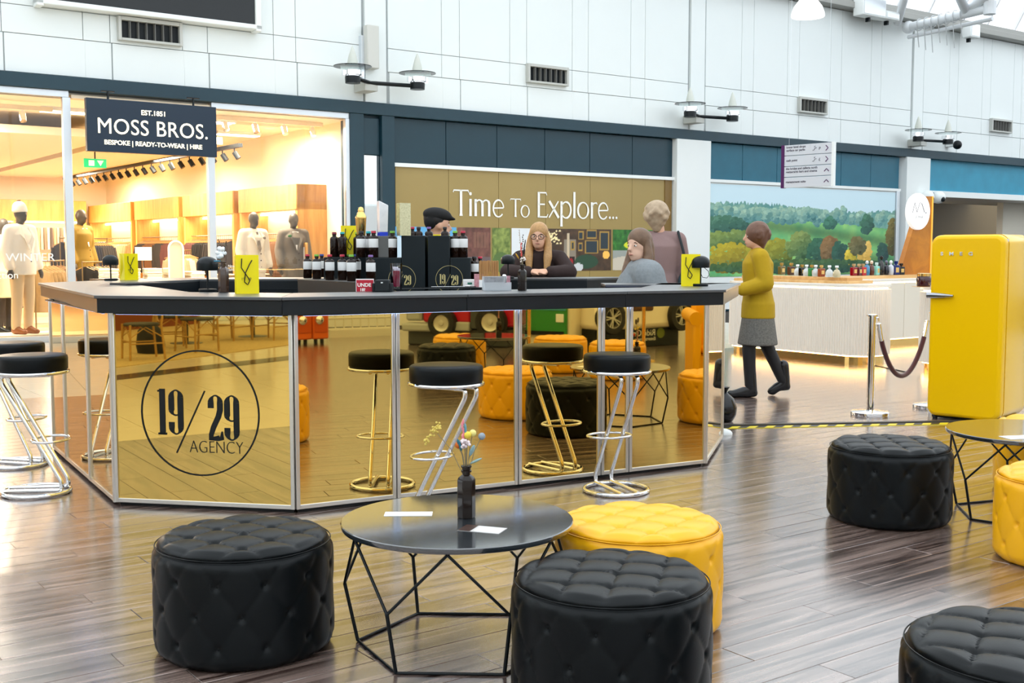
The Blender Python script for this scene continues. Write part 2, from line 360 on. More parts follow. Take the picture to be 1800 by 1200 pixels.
def numeral(ch):                     # tall condensed numerals, unit height 1
    T_, n = .064, .016
    if ch == '1': return [([(.16, 0), (.16, 1)], T_), ([(.0, .95), (.16, .975)], .02), ([(0, .02), (.3, .02)], .022)], .40
    if ch == '9': return [([(.09, .54), (.09, .82)], T_), ([(.41, .17), (.41, .82)], T_), (arc(.25, .82, .16, .155, 180, 0, 12), [T_, T_*.9, T_*.7, .03, n, n, n, n, n, .03, T_*.7, T_*.9, T_]), (arc(.25, .54, .16, .11, 180, 340, 12), [T_, T_*.85, T_*.6, .03, n, n, n, n, n, n, n, n, n]), (arc(.25, .17, .16, .15, 0, -180, 12), [T_, T_*.9, T_*.7, .03, n, n, n, n, n, .03, T_*.7, T_*.9, T_]), ([(.09, .17), (.09, .28)], T_)], .56
    if ch == '2': return [([(.10, .70), (.10, .82)], T_), (arc(.26, .82, .16, .155, 180, 0, 12), [T_, T_*.9, T_*.7, .03, n, n, n, n, n, .03, T_*.7, T_*.9, T_]), ([(.42, .82), (.42, .66), (.36, .52), (.18, .28), (.10, .12), (.09, .0)], [T_, T_, T_*.95, T_*.9, T_*.8, T_*.7]), ([(.06, .03), (.36, .05), (.47, .04), (.48, .2)], [.03, .06, .05, .012])], .58
    return [([(0, -.22), (.55, 1.06)], .012)], .62
def logo(mb, x, z, r, th=.003):      # circle, 19 / 29; centre x,z and radius r
    mb.strokes([(arc(x, z, r, r, 0, 360, 64), r*.012)], th)
    k = r*.74
    for ch, dx, dz in (('1', -.72, -.36), ('9', -.53, -.36), ('2', .14, -.43), ('9', .42, -.43)):
        st, adv = numeral(ch); st = [([(p[0]*.66, p[1]) for p in pts], hw) for pts, hw in st]
        mb.strokes(place(st, x+dx*r, z+dz*r, k), th)
    mb.strokes([([(x-.41*r, z-.65*r), (x+.09*r, z+.36*r)], r*.011)], th)
# ------------------------------------------------ shop 1 (menswear) behind the glass front
s_a, s_b = -6.0, 9.72; CZ = 3.72; NB = 33
cream = mat('cream_plaster', '#f2e2c4', .6); oak = woodmat('pale_oak_veneer', '#c98f42', '#dfa95c', rough=.4, sc=(6, 6, .7), rnd=.1, bump=.02)
b = MB(); b.b(s_b, s_b+.15, NW+.12, NB, 0, CZ); struct(b.build('wall_right', cream, M=MF))
b = MB(); b.b(s_a, s_b, NB, NB+.15, 0, CZ); struct(b.build('trim_3', cream, M=MF))
b = MB(); b.b(s_a-.15, s_a, NW+.3, NB, 0, CZ); struct(b.build('trim_4', cream, M=MF))
shopceil = MB(); shopceil.b(s_a, s_b, NW+.1, NB, CZ, CZ+.1); shopceil = struct(shopceil.build('ceiling', mat('shop_ceiling', '#ece2d0', .7), M=MF))
for i, (s0, s1) in enumerate(((-3.6, -1.2), (-.9, 1.5), (4.2, 6.2), (6.5, 8.2))):       # lower ceiling rafts with bright coves between
    b = MB(); b.b(s0, s1, NW+2.2, NB-.5, 3.36, 3.50); b.build('ceiling_raft', mat('raft', '#dccfb8', .7), shopceil, bev=.01)
shopfloor = MB(); shopfloor.b(s_a, s_b, NW+.02, NB, .0, .03); struct(shopfloor.build('floor', mat('shop_floor', '#d8bd92', .3), M=MF))
lampw = mat('shop_lamp', (1, .8, .55), .5, em=(1, .74, .45), es=14)
for i, (s, n) in enumerate([(2.0, 21), (2.0, 24), (2.0, 27), (3.2, 22.5), (3.2, 25.5), (5.2, 19.6), (7.6, 19.6), (8.9, 21.5), (8.9, 24.5), (8.9, 28)]):
    b = MB(); b.b(-.45, .45, -.14, .14, 3.66, 3.72)
    o = tag(b.build('ceiling_light', mat('white_metal', (.8, .8, .8), .4), loc=F(s, n), rz=ANG), 'flush rectangular ceiling light inside the menswear shop, %s' % ('far left', 'far left and deeper in', 'far left and deepest', 'second column, near', 'second column, deeper', 'just inside the entrance', 'behind the right window', 'first along the right wall', 'second along the right wall', 'last along the right wall')[i], 'ceiling light', 'flush lights in the shop ceiling')
    b = MB(); b.b(-.42, .42, -.12, .12, 3.645, 3.66); b.build('diffuser', lampw, o)
def area(name, loc, size, energy, col, rot=(0, 0, 0), sy=None):
    l = bpy.data.lights.new(name, 'AREA'); l.energy = energy; l.color = col; l.shape = 'RECTANGLE'; l.size = size; l.size_y = sy or size
    o = bpy.data.objects.new(name, l); COL.objects.link(o); o.location = loc; o.rotation_euler = rot; return o
WARM = (1, .86, .66)
for i, (s, n) in enumerate([(3.2, 19.6), (8.2, 19.6), (3, 24), (7.8, 24), (5, 29), (8, 30)]): area('shop_light', F(s, n, 3.33 if n > 20 else 3.6), 1.6, 400, WARM, (0, 0, ANG), 1.2)
# track with spot heads along the ceiling
t = thing('track_light', 'black ceiling track with a row of spot heads inside the menswear shop', 'track light', F(8.3, 19.9, 3.30), ANG)
b = MB(); b.b(-.04, .04, 0, 12, -.02, .05); b.build('track', blackmat, t)
for i in range(20):
    b = MB(); b.tube([(0, 0, 0), (0, 0, -.10)], .012, 6); b.tube([(0, 0, -.09), (.06, -.05, -.21)], .05, 10)
    b.build('spot_head', blackmat, t, loc=(0, .3+i*.58, 0), smooth=40)
tr2 = thing('track_light', 'white track with four silver spots behind the right shop window', 'track light', F(7.4, 19.0, 3.66), ANG)
b = MB(); b.b(0, 2.1, -.03, .03, -.02, .05); b.b(0, 2.1, .5, .56, -.02, .05); b.build('track', cream, tr2)
for i in range(4):
    b = MB(); b.tube([(0, 0, 0), (0, 0, -.08)], .01, 6); b.tube([(0, .02, -.06), (0, -.05, -.2)], .05, 10); b.build('spot_head', chrome, tr2, loc=(.25+i*.55, 0, 0), smooth=40)
tr3 = thing('track_light', 'short white track with two silver spots behind the left shop window', 'track light', F(3.2, 19.0, 3.60), ANG)
b = MB(); b.b(0, 1.6, -.03, .03, -.02, .05); b.build('track', cream, tr3)
for i in range(2):
    b = MB(); b.tube([(0, 0, 0), (0, 0, -.08)], .01, 6); b.tube([(0, .02, -.06), (0, -.05, -.2)], .05, 10); b.build('spot_head', chrome, tr3, loc=(.35+i*.8, 0, 0), smooth=40)
# glass front: two bays with returns beside the open entrance
silver = mat('silver_frame', (.70, .74, .78), .3, metal=.6)
for k, (s0, s1, nm) in enumerate(((-6, 4.86, 'window_1'), (7.12, 9.66, 'window_2'))):
    w = struct(MB().b(s0, s1, NW-.04, NW+.06, .0, .09).build(nm, mat('grey_plinth', (.55, .53, .5), .5), M=MF))
    MB().b(s0, s1, NW-.04, NW+.04, 3.73, 3.83).build('window_head', silver, w, bev=.005)
    MB().b(s0, s1, NW+.1, NW+.9, .0, .11).build('display_platform', mat('platform', '#ead9bb', .4), w)
    edge = s1 if k == 0 else s0
    MB().b(edge-.10, edge+.02, NW-.05, NW+.05, .09, 3.73).build('window_post', silver, w, bev=.006) if k == 0 else MB().b(edge-.08, edge+.04, NW-.05, NW+.05, .09, 3.73).build('window_post', silver, w, bev=.006)
    if k: MB().b(9.58, 9.66, NW-.05, NW+.05, .09, 3.73).build('window_post', silver, w, bev=.006)
    xs = [-6, -3.2, -.4, 2.2, 4.8] if k == 0 else [7.16, 9.6]
    for a, c in zip(xs, xs[1:]): MB().b(a+.004, c-.004, NW-.006, NW+.006, .09, 3.73).build('pane', glass, w)
t = struct(MB().b(4.9, 7.1, NW-.02, NW+2.0, 3.725, 3.78).build('trim_5', mat('entrance_soffit', '#f0dcc0', .6), M=MF))
# WINTER lettering on the left pane
wl = mat('white_vinyl', (.9, .9, .86), .5)
w1 = bpy.data.objects['window_1']
text('WINTER', 'window_lettering', .17, wl, w1, T3((3.88, NW-.02, 1.24)), xs=1.1); text('Collection', 'window_lettering', .15, wl, w1, T3((3.42, NW-.02, .98)))
w2 = bpy.data.objects['window_2']
text('New season\nsuits and shirts', 'window_lettering', .06, wl, w2, T3((7.36, NW-.02, 1.12)))
# hanging shop sign
z0 = thing('shop_sign', 'dark navy hanging sign lettered MOSS BROS. over the shop entrance', 'sign', F(6.02, 17.9, 3.30), ANG)
MB().b(-1.02, 1.02, -.05, .05, -.40, .40).build('sign_board', mat('navy', '#10263a', .3), z0, bev=.006)
cr = mat('lit_letter', '#fff6dc', .5, em='#fff2d0', es=1.0)
text('MOSS BROS.', 'lettering', .335, cr, z0, T3((0, -.055, -.12)), .006, 'CENTER', 1.04, 0, .93)
text('EST.1851', 'lettering', .105, cr, z0, T3((0, -.055, .195)), .006, 'CENTER', 1.0, .002)
text('BESPOKE | READY-TO-WEAR | HIRE', 'lettering', .098, cr, z0, T3((0, -.055, -.285)), .006, 'CENTER', 1.0, .002)
for s in (-.68, .66):
    MB().tube([(s, 0, .40), (s, 0, .53)], .018, 8).b(s-.1, s+.1, -.02, .02, .515, .53).build('hanger', blackm, z0)
ex = thing('exit_sign', 'small green emergency exit sign hanging in the shop behind the sign', 'exit sign', F(6.15, 21.5, 2.99), ANG)
MB().b(-.2, .2, -.02, .02, -.08, .08).build('sign_plate', mat('exit_green', '#12a86a', .4, em='#12a86a', es=.7), ex)
MB().b(-.12, -.02, -.025, -.02, -.05, .05).add([(.03, -.025, .05), (.15, -.025, .05), (.09, -.025, -.05)], [(0, 2, 1)]).build('pictogram', mat('white_card', (.9, .9, .9), .5), ex)
MB().b(-.01, .01, -.01, .01, .08, .50).build('drop_rod', blackmat, ex)
# black screen in a white frame high on the left
t = thing('display_screen', 'large black display screen in a white frame high on the wall', 'screen', F(6.16, NW-.2, 6.1), ANG)
MB().b(-1.67, 1.67, -.03, .13, -.98, .97).build('screen', mat('screen_black', (.004, .006, .008), .15), t, bev=.01)
b = MB()
for x0, x1, za, zb in ((-1.78, 1.78, -1.05, -.97), (-1.78, 1.78, .97, 1.08), (-1.78, -1.67, -1.08, 1.08), (1.67, 1.78, -1.08, 1.08)): b.b(x0, x1, -.06, .16, za, zb)
b.build('screen_frame', white, t, bev=.015)
# air vents
def vent(x, y, w, lab):
    s, z = atf(x, y, NW-.05); t = thing('air_vent', lab, 'vent', F(s, NW-.03, z), ANG, 'air vents in the white cladding'); h = .135
    b = MB(); b.b(-w/2, w/2, -.10, 0, h, h+.06).b(-w/2, w/2, -.10, 0, -h-.04, -h).b(-w/2-.05, -w/2, -.10, 0, -h-.04, h+.06).b(w/2, w/2+.05, -.10, 0, -h-.04, h+.06)
    b.build('vent_frame', mat('vent_grey', (.52, .53, .5), .5), t, bev=.006)
    MB().b(-w/2, w/2, -.02, .0, -h, h).build('vent_back', blackmat, t)
    for i in range(6): MB().box((-w/2+w*(i+1)/7, -.05, 0), (.012, .08, 2*h), .1).build('vent_blade', mat('vent_dark', (.16, .16, .15), .5), t)
vent(263, 57, .92, 'grey air vent under the black screen'); vent(961, 133, .92, 'grey air vent above the gold window board')
vent(1427, 187, .92, 'grey air vent above the hanging direction sign'); vent(1758, 222, .92, 'grey air vent furthest to the right, above the fridge')
# twin-headed wall lamps: cone, glass disc and black can on a bent arm
discg = glassmat('lamp_disc_glass', (.88, .97, .96), tint=.95)
def walllamp(xa, ya, lab):
    s, z = atf(xa, ya, 17.75); t = thing('wall_lamp', lab, 'wall lamp', F(s, 17.75, z), ANG, 'twin wall lamps above the shops')
    MB().tube([(0.02, 0, -.02), (.42, .14, -.06), (1.28, 0, -.06)], .035, 8).build('arm', blackm, t)
    MB().b(.30, .56, .12, .52, -.2, -.02).build('wall_bracket', mat('vent_grey', (0, 0, 0)), t, bev=.01)
    for dx in (0, 1.30):
        hd = MB().lathe([(.13, -.12), (.135, -.02), (.13, 0)], 20, (dx, 0, 0)).build('lamp_can', blackm, t, smooth=40)
        MB().lathe([(.13, 0), (.13, .08), (.16, .1), (.16, .02)], 14, (dx, 0, 0)).b(dx-.2, dx-.12, -.03, .03, .0, .09).b(dx+.12, dx+.2, -.03, .03, .0, .09).build('lamp_collar', chrome, hd, smooth=40)
        MB().lathe([(0, .16), (.33, .16), (.33, .172), (0, .172)], 32, (dx, 0, 0)).build('glass_disc', discg, hd)
        MB().lathe([(.09, .18), (.088, .25), (.07, .33), (.045, .42), (.015, .50), (0, .52)], 14, (dx, 0, 0)).build('glass_cone', mat('frosted_cone', (.62, .64, .58), .3, bump=.5, nscale=25), hd, smooth=50)
walllamp(620, 134, 'twin wall lamp with glass discs above the dark column'); walllamp(1213, 196, 'twin wall lamp with glass discs above the white column left of the direction sign'); walllamp(1614, 240, 'twin wall lamp with glass discs right of the direction sign')
t = thing('wall_speaker', 'slim grey wall speaker on a bracket above the left wall lamp', 'speaker', F(10.05, NW-.12, 5.0), ANG)
MB().b(-.12, .12, -.12, .05, -.38, .38).build('speaker_box', mat('pale_grey', (.62, .62, .58), .5), t, bev=.02); MB().b(-.18, -.12, .0, .1, -.6, .2).build('bracket', silver, t)
t = thing('dome_camera', 'small dome camera under the right wall lamp', 'camera', F(27.75, NW-.34, 4.22), ANG)
MB().ell((0, 0, 0), (.12, .12, .12)).build('camera_head', blackm, t, smooth=60); MB().b(-.09, .09, .05, .3, -.04, .12).build('bracket', white, t, bev=.01)
# ------------------------------------------------ dark column with a mirror niche
c1 = struct(MB().b(9.66, 9.93, NW-.08, NW+.3, 0, 3.83).b(10.30, 10.56, NW-.08, NW+.3, 0, 3.83).b(9.93, 10.30, NW+.05, NW+.3, 0, 3.83).build('trim_6', teal, M=MF, bev=.006))
MB().b(9.94, 10.29, NW+.0, NW+.06, 3.12, 3.78).build('niche_panel', teal, c1, bev=.01)
MB().b(9.94, 10.29, NW+.03, NW+.06, .1, 3.11).build('niche_mirror', mat('mirror', (.88, .9, .9), .02, metal=1), c1)
# ------------------------------------------------ closed shop front with the gold board
def fascia(s0, s1, name, m, z0_):
    f = struct(MB().b(s0, s1, NW+.1, NW+.3, 0, 3.83).build(name, m, M=MF)); n = max(2, round((s1-s0)/1.1))
    for i in range(n): a = s0+(s1-s0)*i/n; c = s0+(s1-s0)*(i+1)/n; MB().b(a+.006, c-.006, NW+.03, NW+.1, z0_, 3.82).build('fascia_panel', m, f, bev=.005)
    MB().b(s0, s1, NW-.04, NW+.1, z0_-.07, z0_).build('white_strip', white, f, bev=.004)
fascia(10.56, 17.62, 'trim_7', teal, 3.0)
hb = thing('window_board', 'gold window board lettered Time To Explore with a strip of photographs', 'hoarding', F(10.62, NW+.02, 0), ANG)
khaki = mat('khaki_gold_board', '#a08a55', .22, metal=.15, noise=.03, nscale=2)
WB = 6.98
for i in range(6): MB().b(i*WB/6+.004, (i+1)*WB/6-.004, 0, .06, .05, 2.93).build('board_panel', khaki, hb)
MB().b(WB-.22, WB-.02, -.02, 0, .05, 2.93).build('board_edge', mat('bronze_edge', '#7d6130', .3), hb)
b = MB(); k = .50
sA = atf(797, 372)[0]-10.62; x_ = serifline(b, 'Time', sA, 2.06, k*.99)
x_ = serifline(b, 'To', x_+.14, 2.06, k*.72); x_ = serifline(b, 'Explore...', x_+.16, 2.06, k*1.02)
print('TTE end', x_+10.62, 'target', atf(1088, 377)[0])
b.build('lettering', wl, hb, M=T3((0, -.012, 0)))
# photographs printed on the board
def noisef(r, c, k, seed):           # smooth noise by repeated interpolation
    g = np.random.default_rng(seed); out = np.zeros((r, c)); amp = 1
    for o in range(4):
        kk = max(2, int(k*2**o)); a = g.random((kk+1, int(kk*c/r)+2)); yi = np.linspace(0, kk-1e-3, r); xi = np.linspace(0, a.shape[1]-1-1e-3, c)
        y0 = yi.astype(int); x0 = xi.astype(int); fy = (yi-y0)[:, None]; fx = (xi-x0)[None]
        v = a[y0][:, x0]*(1-fy)*(1-fx)+a[y0+1][:, x0]*fy*(1-fx)+a[y0][:, x0+1]*(1-fy)*fx+a[y0+1][:, x0+1]*fy*fx
        out += v*amp; amp *= .55
    return out/2.0
def C3(h): return np.array([int(h[i:i+2], 16)/255 for i in (0, 2, 4)])
def blot(img, x, y, rx, ry, col, a=1, rag=0, seed=0):
    r, c, _ = img.shape; Y, X = np.mgrid[0:r, 0:c]; X = X/(c-1); Y = Y/(r-1); d = ((X-x)/rx)**2+((Y-y)/ry)**2
    if rag: d = d + (noisef(r, c, 14, seed)-.5)*rag
    k = (d < 1)[..., None]*a; img[:] = img*(1-k)+np.asarray(col)*k
def rect(img, x0, x1, y0, y1, col):
    r, c, _ = img.shape; img[int(y0*r):int(y1*r), int(x0*c):int(x1*c)] = col
def pic(w, h, res=70): return np.ones((int(h*res), int(w*res), 3))
SP = lambda x: atf(x, 440)[0]-10.62
PZ0, PZ1 = .98, 1.84
def poster(x0, x1, paint):
    a, c = SP(x0), SP(x1); img = pic(c-a, PZ1-PZ0, 64); paint(img); picture('photograph', hb, img, c-a, PZ1-PZ0, T3((a, -.006, PZ0)))
def p_sky(i): i[:] = C3('5ea9dc'); blot(i, .7, .1, .5, .35, C3('f0c419')); blot(i, .15, .2, .2, .6, C3('c9dff0'))
def p_hall(i):
    i[:] = C3('3c2420') + noisef(*i.shape[:2], 8, 3)[..., None]*C3('5a3c34'); r, c, _ = i.shape
    for k in range(9): rect(i, .5+k*.05, .52+k*.05, .55, .9, C3('8a6350'))
    rect(i, 0, 1, .15, .35, C3('6b5b5d'))
def p_tree(i): n = noisef(*i.shape[:2], 12, 5)[..., None]; i[:] = C3('2c4416')*(1-n)+C3('b9c46a')*n; blot(i, .5, .2, .5, .25, C3('55703a'))
def p_white(i): i[:] = C3('dfe4ea'); blot(i, .3, .1, .5, .3, C3('9aa0a0'))
def p_room(i):
    n = noisef(*i.shape[:2], 10, 8)[..., None]; i[:] = C3('2a1d14') + n*C3('3a2c1c')
    rect(i, .36, .52, 0, .75, C3('8b7f70')); rect(i, .42, .50, .05, .35, C3('2a1512')); rect(i, .40, .43, 0, .9, C3('c9b79a'))
    for x0, x1, y0, y1 in ((.55, .62, .75, .95), (.66, .80, .78, .99), (.55, .61, .48, .68), (.64, .82, .42, .74), (.45, .5, .5, .72), (.84, .97, .5, .95)):
        rect(i, x0, x1, y0, y1, C3('a8863e')); rect(i, x0+.012, x1-.012, y0+.03, y1-.03, C3('28343c'))
    blot(i, .66, .22, .16, .17, C3('24452f')); blot(i, .55, .08, .06, .1, C3('c8ccd0'), 1, 1.5, 2)
    for k in range(60): blot(i, .17+rng.normal(0, .07), .80+rng.normal(0, .10), .014, .02, C3('ffe9b0'))
    blot(i, .93, .38, .05, .10, C3('ffc35a')); blot(i, .39, .3, .03, .06, C3('ff9c3a')); blot(i, .45, .2, .03, .1, C3('a01c22'))
def p_garden(i):
    n = noisef(*i.shape[:2], 12, 9)[..., None]; i[:] = C3('0e3f14')*(1-n)+C3('4f9c3a')*n; blot(i, .35, .62, .16, .10, C3('d6df2a'))
    rect(i, 0, 1, 0, .5, C3('9aa09a')); blot(i, .3, .15, .4, .2, C3('c9bfae')); blot(i, .8, .35, .3, .12, C3('2c2620'))
for a, c, p in ((691, 760, p_sky), (762, 803, p_sky), (805, 863, p_hall), (866, 898, p_tree), (900, 940, p_white), (944, 1075, p_room), (1078, 1176, p_garden)): poster(a, c, p)
# ------------------------------------------------ white columns, landscape mural, open shop at the right
struct(MB().b(17.62, 18.66, NW-.12, NW+.3, 0, 3.83).build('trim_8', white, M=MF, bev=.006))
fascia(18.66, 25.75, 'trim_9', teal2, 3.0)
struct(MB().b(25.88, 26.90, NW-.12, NW+.3, 0, 3.83).build('trim_10', white, M=MF, bev=.006))
def mural():
    r, c = 190, 420; i = np.ones((r, c, 3)); Y, X = np.mgrid[0:r, 0:c]; X = X/(c-1); Y = Y/(r-1)
    i[:] = C3('e4f2f6')*(1-Y[..., None])+C3('c4e2ef')*Y[..., None]; i += (np.clip((Y-.7)*2, 0, 1)[..., None])*(C3('e8f6fa')-i)*.5
    n1 = noisef(r, c, 30, 21); n2 = noisef(r, c, 9, 22); g = np.random.default_rng(5)
    top = .76+.05*np.interp(X[0], np.linspace(0, 1, 160), g.random(160))+.03*np.sin(X[0]*7)-.03*X[0]
    m = Y < top[None]; far = C3('3f8286')*(1-n1[..., None])+C3('8db6a0')*n1[..., None]; i[m] = far[m]
    fieldtop = .60+.05*np.sin(X[0]*3.0+.3)-.05*X[0]; m = Y < fieldtop[None]
    fcol = C3('3f8f62')*(1-n2[..., None])+C3('9cc46a')*n2[..., None]; band = (np.sin((Y*9+X*2.4)*3.0)*.5+.5)[..., None]; fcol = fcol*(.8+.35*band); i[m] = fcol[m]
    def treeb(x, y, rx, ry, c1, c2, k):
        for q in range(k):
            a = g.random()*2*PI; d = g.random()**.5; bx = x+rx*d*math.cos(a); by = y+ry*d*math.sin(a); t_ = .5+.5*(math.cos(a-2.2)*d); s = g.uniform(.006, .014)
            x0 = int(max(0, (bx-s)*c)); x1 = int(min(c, (bx+s)*c+1)); y0 = int(max(0, (by-s*2)*r)); y1 = int(min(r, (by+s*2)*r+1))
            if x1 > x0 and y1 > y0:
                col = C3(c1)*(1-t_)+C3(c2)*t_+g.normal(0, .03); sub = i[y0:y1, x0:x1]; d2 = ((X[y0:y1, x0:x1]-bx)/s)**2+((Y[y0:y1, x0:x1]-by)/(s*2))**2; sub[d2 < 1] = col
    for q in range(90): x = g.random(); treeb(x, .69-.03*x+g.normal(0, .02), .014, .07, '3f7c80', 'a3c4ac', 22)
    treeb(.07, .56, .12, .09, '1d5048', '4d8266', 260); treeb(.83, .60, .035, .11, '1c4c44', '3e7a5c', 130); treeb(.62, .60, .03, .07, '20574e', '3f8264', 70)
    for x, y, rx, ry, c1, c2, k in ((.12, .40, .13, .10, '3a5a36', '8aa04c', 260), (.10, .20, .16, .16, '6e6416', 'c8b41e', 380), (.30, .26, .12, .16, '5b6a1c', 'b9ac2a', 300), (.46, .33, .07, .16, '2f5c3c', '8d9c4c', 220), (.56, .26, .06, .16, '16443c', '2f6a4c', 200), (.62, .30, .05, .15, '5c4a2c', '9c7444', 160), (.68, .24, .04, .15, '143c38', '2c6450', 130), (.74, .18, .03, .12, '9c8c1e', 'e6cc3c', 110), (.80, .26, .018, .13, 'c89c3c', 'f0cc6c', 70), (.84, .26, .018, .13, 'd0a040', 'f0c868', 70), (.78, .34, .05, .10, '4c5030', '7c7040', 120), (.93, .26, .03, .12, '123c3c', '2c5c4c', 110), (.985, .45, .03, .22, '3c3818', '7c6c28', 160), (.5, .10, .5, .07, '14443c', '4c6c34', 800)): treeb(x, y, rx, ry, c1, c2, k)
    return i
ml = thing('landscape_mural', 'wide printed landscape of trees and green fields on the shop hoarding', 'mural', F(18.68, NW, 0), ANG)
MB().b(0, 7.0, .0, .1, .05, 2.93).build('backing_panel', white, ml)
picture('printed_landscape', ml, mural(), 6.86, 2.1, T3((0.03, -.01, .80)))
MB().b(6.90, 7.02, -.05, .1, .05, 2.93).build('mural_frame', silver, ml, bev=.005)
# open unit behind the fridge
struct(MB().b(26.9, 40, NW+.05, NW+.3, 3.0, 3.83).build('trim_11', mat('turquoise_shutter', '#2f8fae', .4, noise=.2, nscale=2.5), M=MF))
struct(MB().b(26.9, 40, NW-.02, NW+2.5, 2.84, 3.0).build('trim_12', white, M=MF, bev=.005))
st_ = mat('beige_render', '#b9a079', .6)
struct(MB().b(26.9, 44, NW+7, NW+7.2, 0, 3.6).build('trim_13', mat('brown_render', '#8c7550', .6), M=MF))
struct(MB().b(29.9, 31.1, NW+3.2, NW+4.3, 0, 3.4).build('trim_14', mat('sand_render', '#dcc69c', .6), M=MF))
struct(MB().b(32.3, 40, NW+1.0, NW+1.2, 0, 2.84).build('trim_15', mat('pale_render', '#d6d0c2', .6), M=MF))
struct(MB().b(26.9, 40, NW+2.4, NW+7, 3.3, 3.5).build('trim_16', mat('brown_soffit', '#5a4020', .6), M=MF))
for z, n in ((2.7, 20.9), (2.45, 22.5), (2.2, 23.5)):
    b = MB(); b.b(0, 3.2 if n < 22 else 5.5, -.06, .06, -.06, .06)
    o = tag(b.build('ceiling_light', mat('white_metal', (0, 0, 0)), loc=F(27.3 if n < 22 else 26.95, n, z+.3), rz=ANG), 'warm strip light in the opening behind the fridge, %s' % {20.9: 'nearest', 22.5: 'middle', 23.5: 'deepest'}[n], 'strip light', 'strip lights in the far opening')
    MB().b(.05, 3.1 if n < 22 else 5.4, -.07, -.055, -.05, .03).build('tube', mat('warm_tube', (1, .8, .5), .5, em=(1, .82, .5), es=2.5), o)
area('opening_light', F(30, 21.5, 3.2), 3, 160, (1, .85, .65), (0, 0, ANG), 2)
# ------------------------------------------------ the mirrored bar
PA, PB_, PC, PL_, PM = [Vector(p) for p in ((-3.21, 7.89), (-2.185, 6.178), (-1.155, 5.987), (1.26, 7.323), (1.56, 8.36))]
BACK = [Vector(p) for p in ((1.0, 10.2), (-.6, 10.35), (-2.9, 9.9))]
bar = thing('bar_counter', 'long dark bar counter faced with gold mirror panels and numbered 19/29', 'bar counter', (0, 0, 0))
PZB, PZT = .02, 1.065
def seg_M(a, c):                     # frame of a straight run: x along, -y outwards
    d = (c-a); L = d.length; an = math.atan2(d.y, d.x); return T3((a.x, a.y, 0)) @ Matrix.Rotation(an, 4, 'Z'), L
def xline(px, a, c):                 # distance along a->c where the sight line at column px crosses
    dx = (px-900)/FPX; d = c-a; f_ = 1/ (math.cos(TH)); k = dx*math.cos(TH)  # x/y on the ground near the base
    p = None; lo, hi = 0.0, 1.0
    for _ in range(40):
        m = (lo+hi)/2; q = a+d*m; w = q.y*FW.y + (0-H)*FW.z
        if 900+FPX*q.x/w < px: lo = m
        else: hi = m
    return lo*d.length
steelstrip = mat('strip_end', (.75, .74, .72), .28, metal=1)
ledm = mat('cool_led', (.6, .75, 1), .5, em=(.45, .62, 1), es=7)
def run(a, c, cuts, ends=True, wide=None, mirror=gold):
    M, L = seg_M(a, c); xs = [0]+cuts+[L]
    for i in range(len(xs)-1):
        x0, x1 = xs[i]+.012, xs[i+1]-.012
        pn = MB().b(x0, x1, .0, .02, PZB+.02, PZT-.01).build('mirror_panel', mirror, bar, M=M)
        MB().b(x0-.008, x1+.008, -.008, .02, PZB, PZB+.025).build('bottom_rail', alu, bar, M=M, bev=.003)
    for i, x in enumerate(xs):
        w = .011
        for q in (-1, 1):
            if (i == 0 and q < 0) or (i == len(xs)-1 and q > 0): continue
            MB().b(x+q*.013-w, x+q*.013+w, -.010, .02, PZB, PZT).build('frame_post', alu, bar, M=M, bev=.003)
    MB().b(.02, L-.02, .03, .05, 0, PZT).build('carcass', blackm, bar, M=M)
    return M, L
M_AB, L_AB = run(PA, PB_, [xline(118, PA, PB_), xline(160, PA, PB_)])
M_BC, L_BC = run(PB_, PC, [])
cutsF = [xline(p, PC, PL_) for p in (697, 910, 1055, 1104)]
M_CL, L_CL = run(PC, PL_, cutsF)
M_LM, L_LM = run(PL_, PM, [])
bb = [PM]+BACK+[PA]
for a, c in list(zip(bb, bb[1:]))[1:]:
    M, L = seg_M(a, c); MB().b(0, L, 0, .03, 0, PZT).build('back_panel', blackm, bar, M=M)
MB().box((PC.x, PC.y+.02, .54), (.03, .03, 1.04)).build('corner_post', blackm, bar)
for p in (PB_, PL_): MB().tube([(p.x, p.y, PZB), (p.x, p.y, PZT)], .013, 8).build('corner_post', alu, bar)
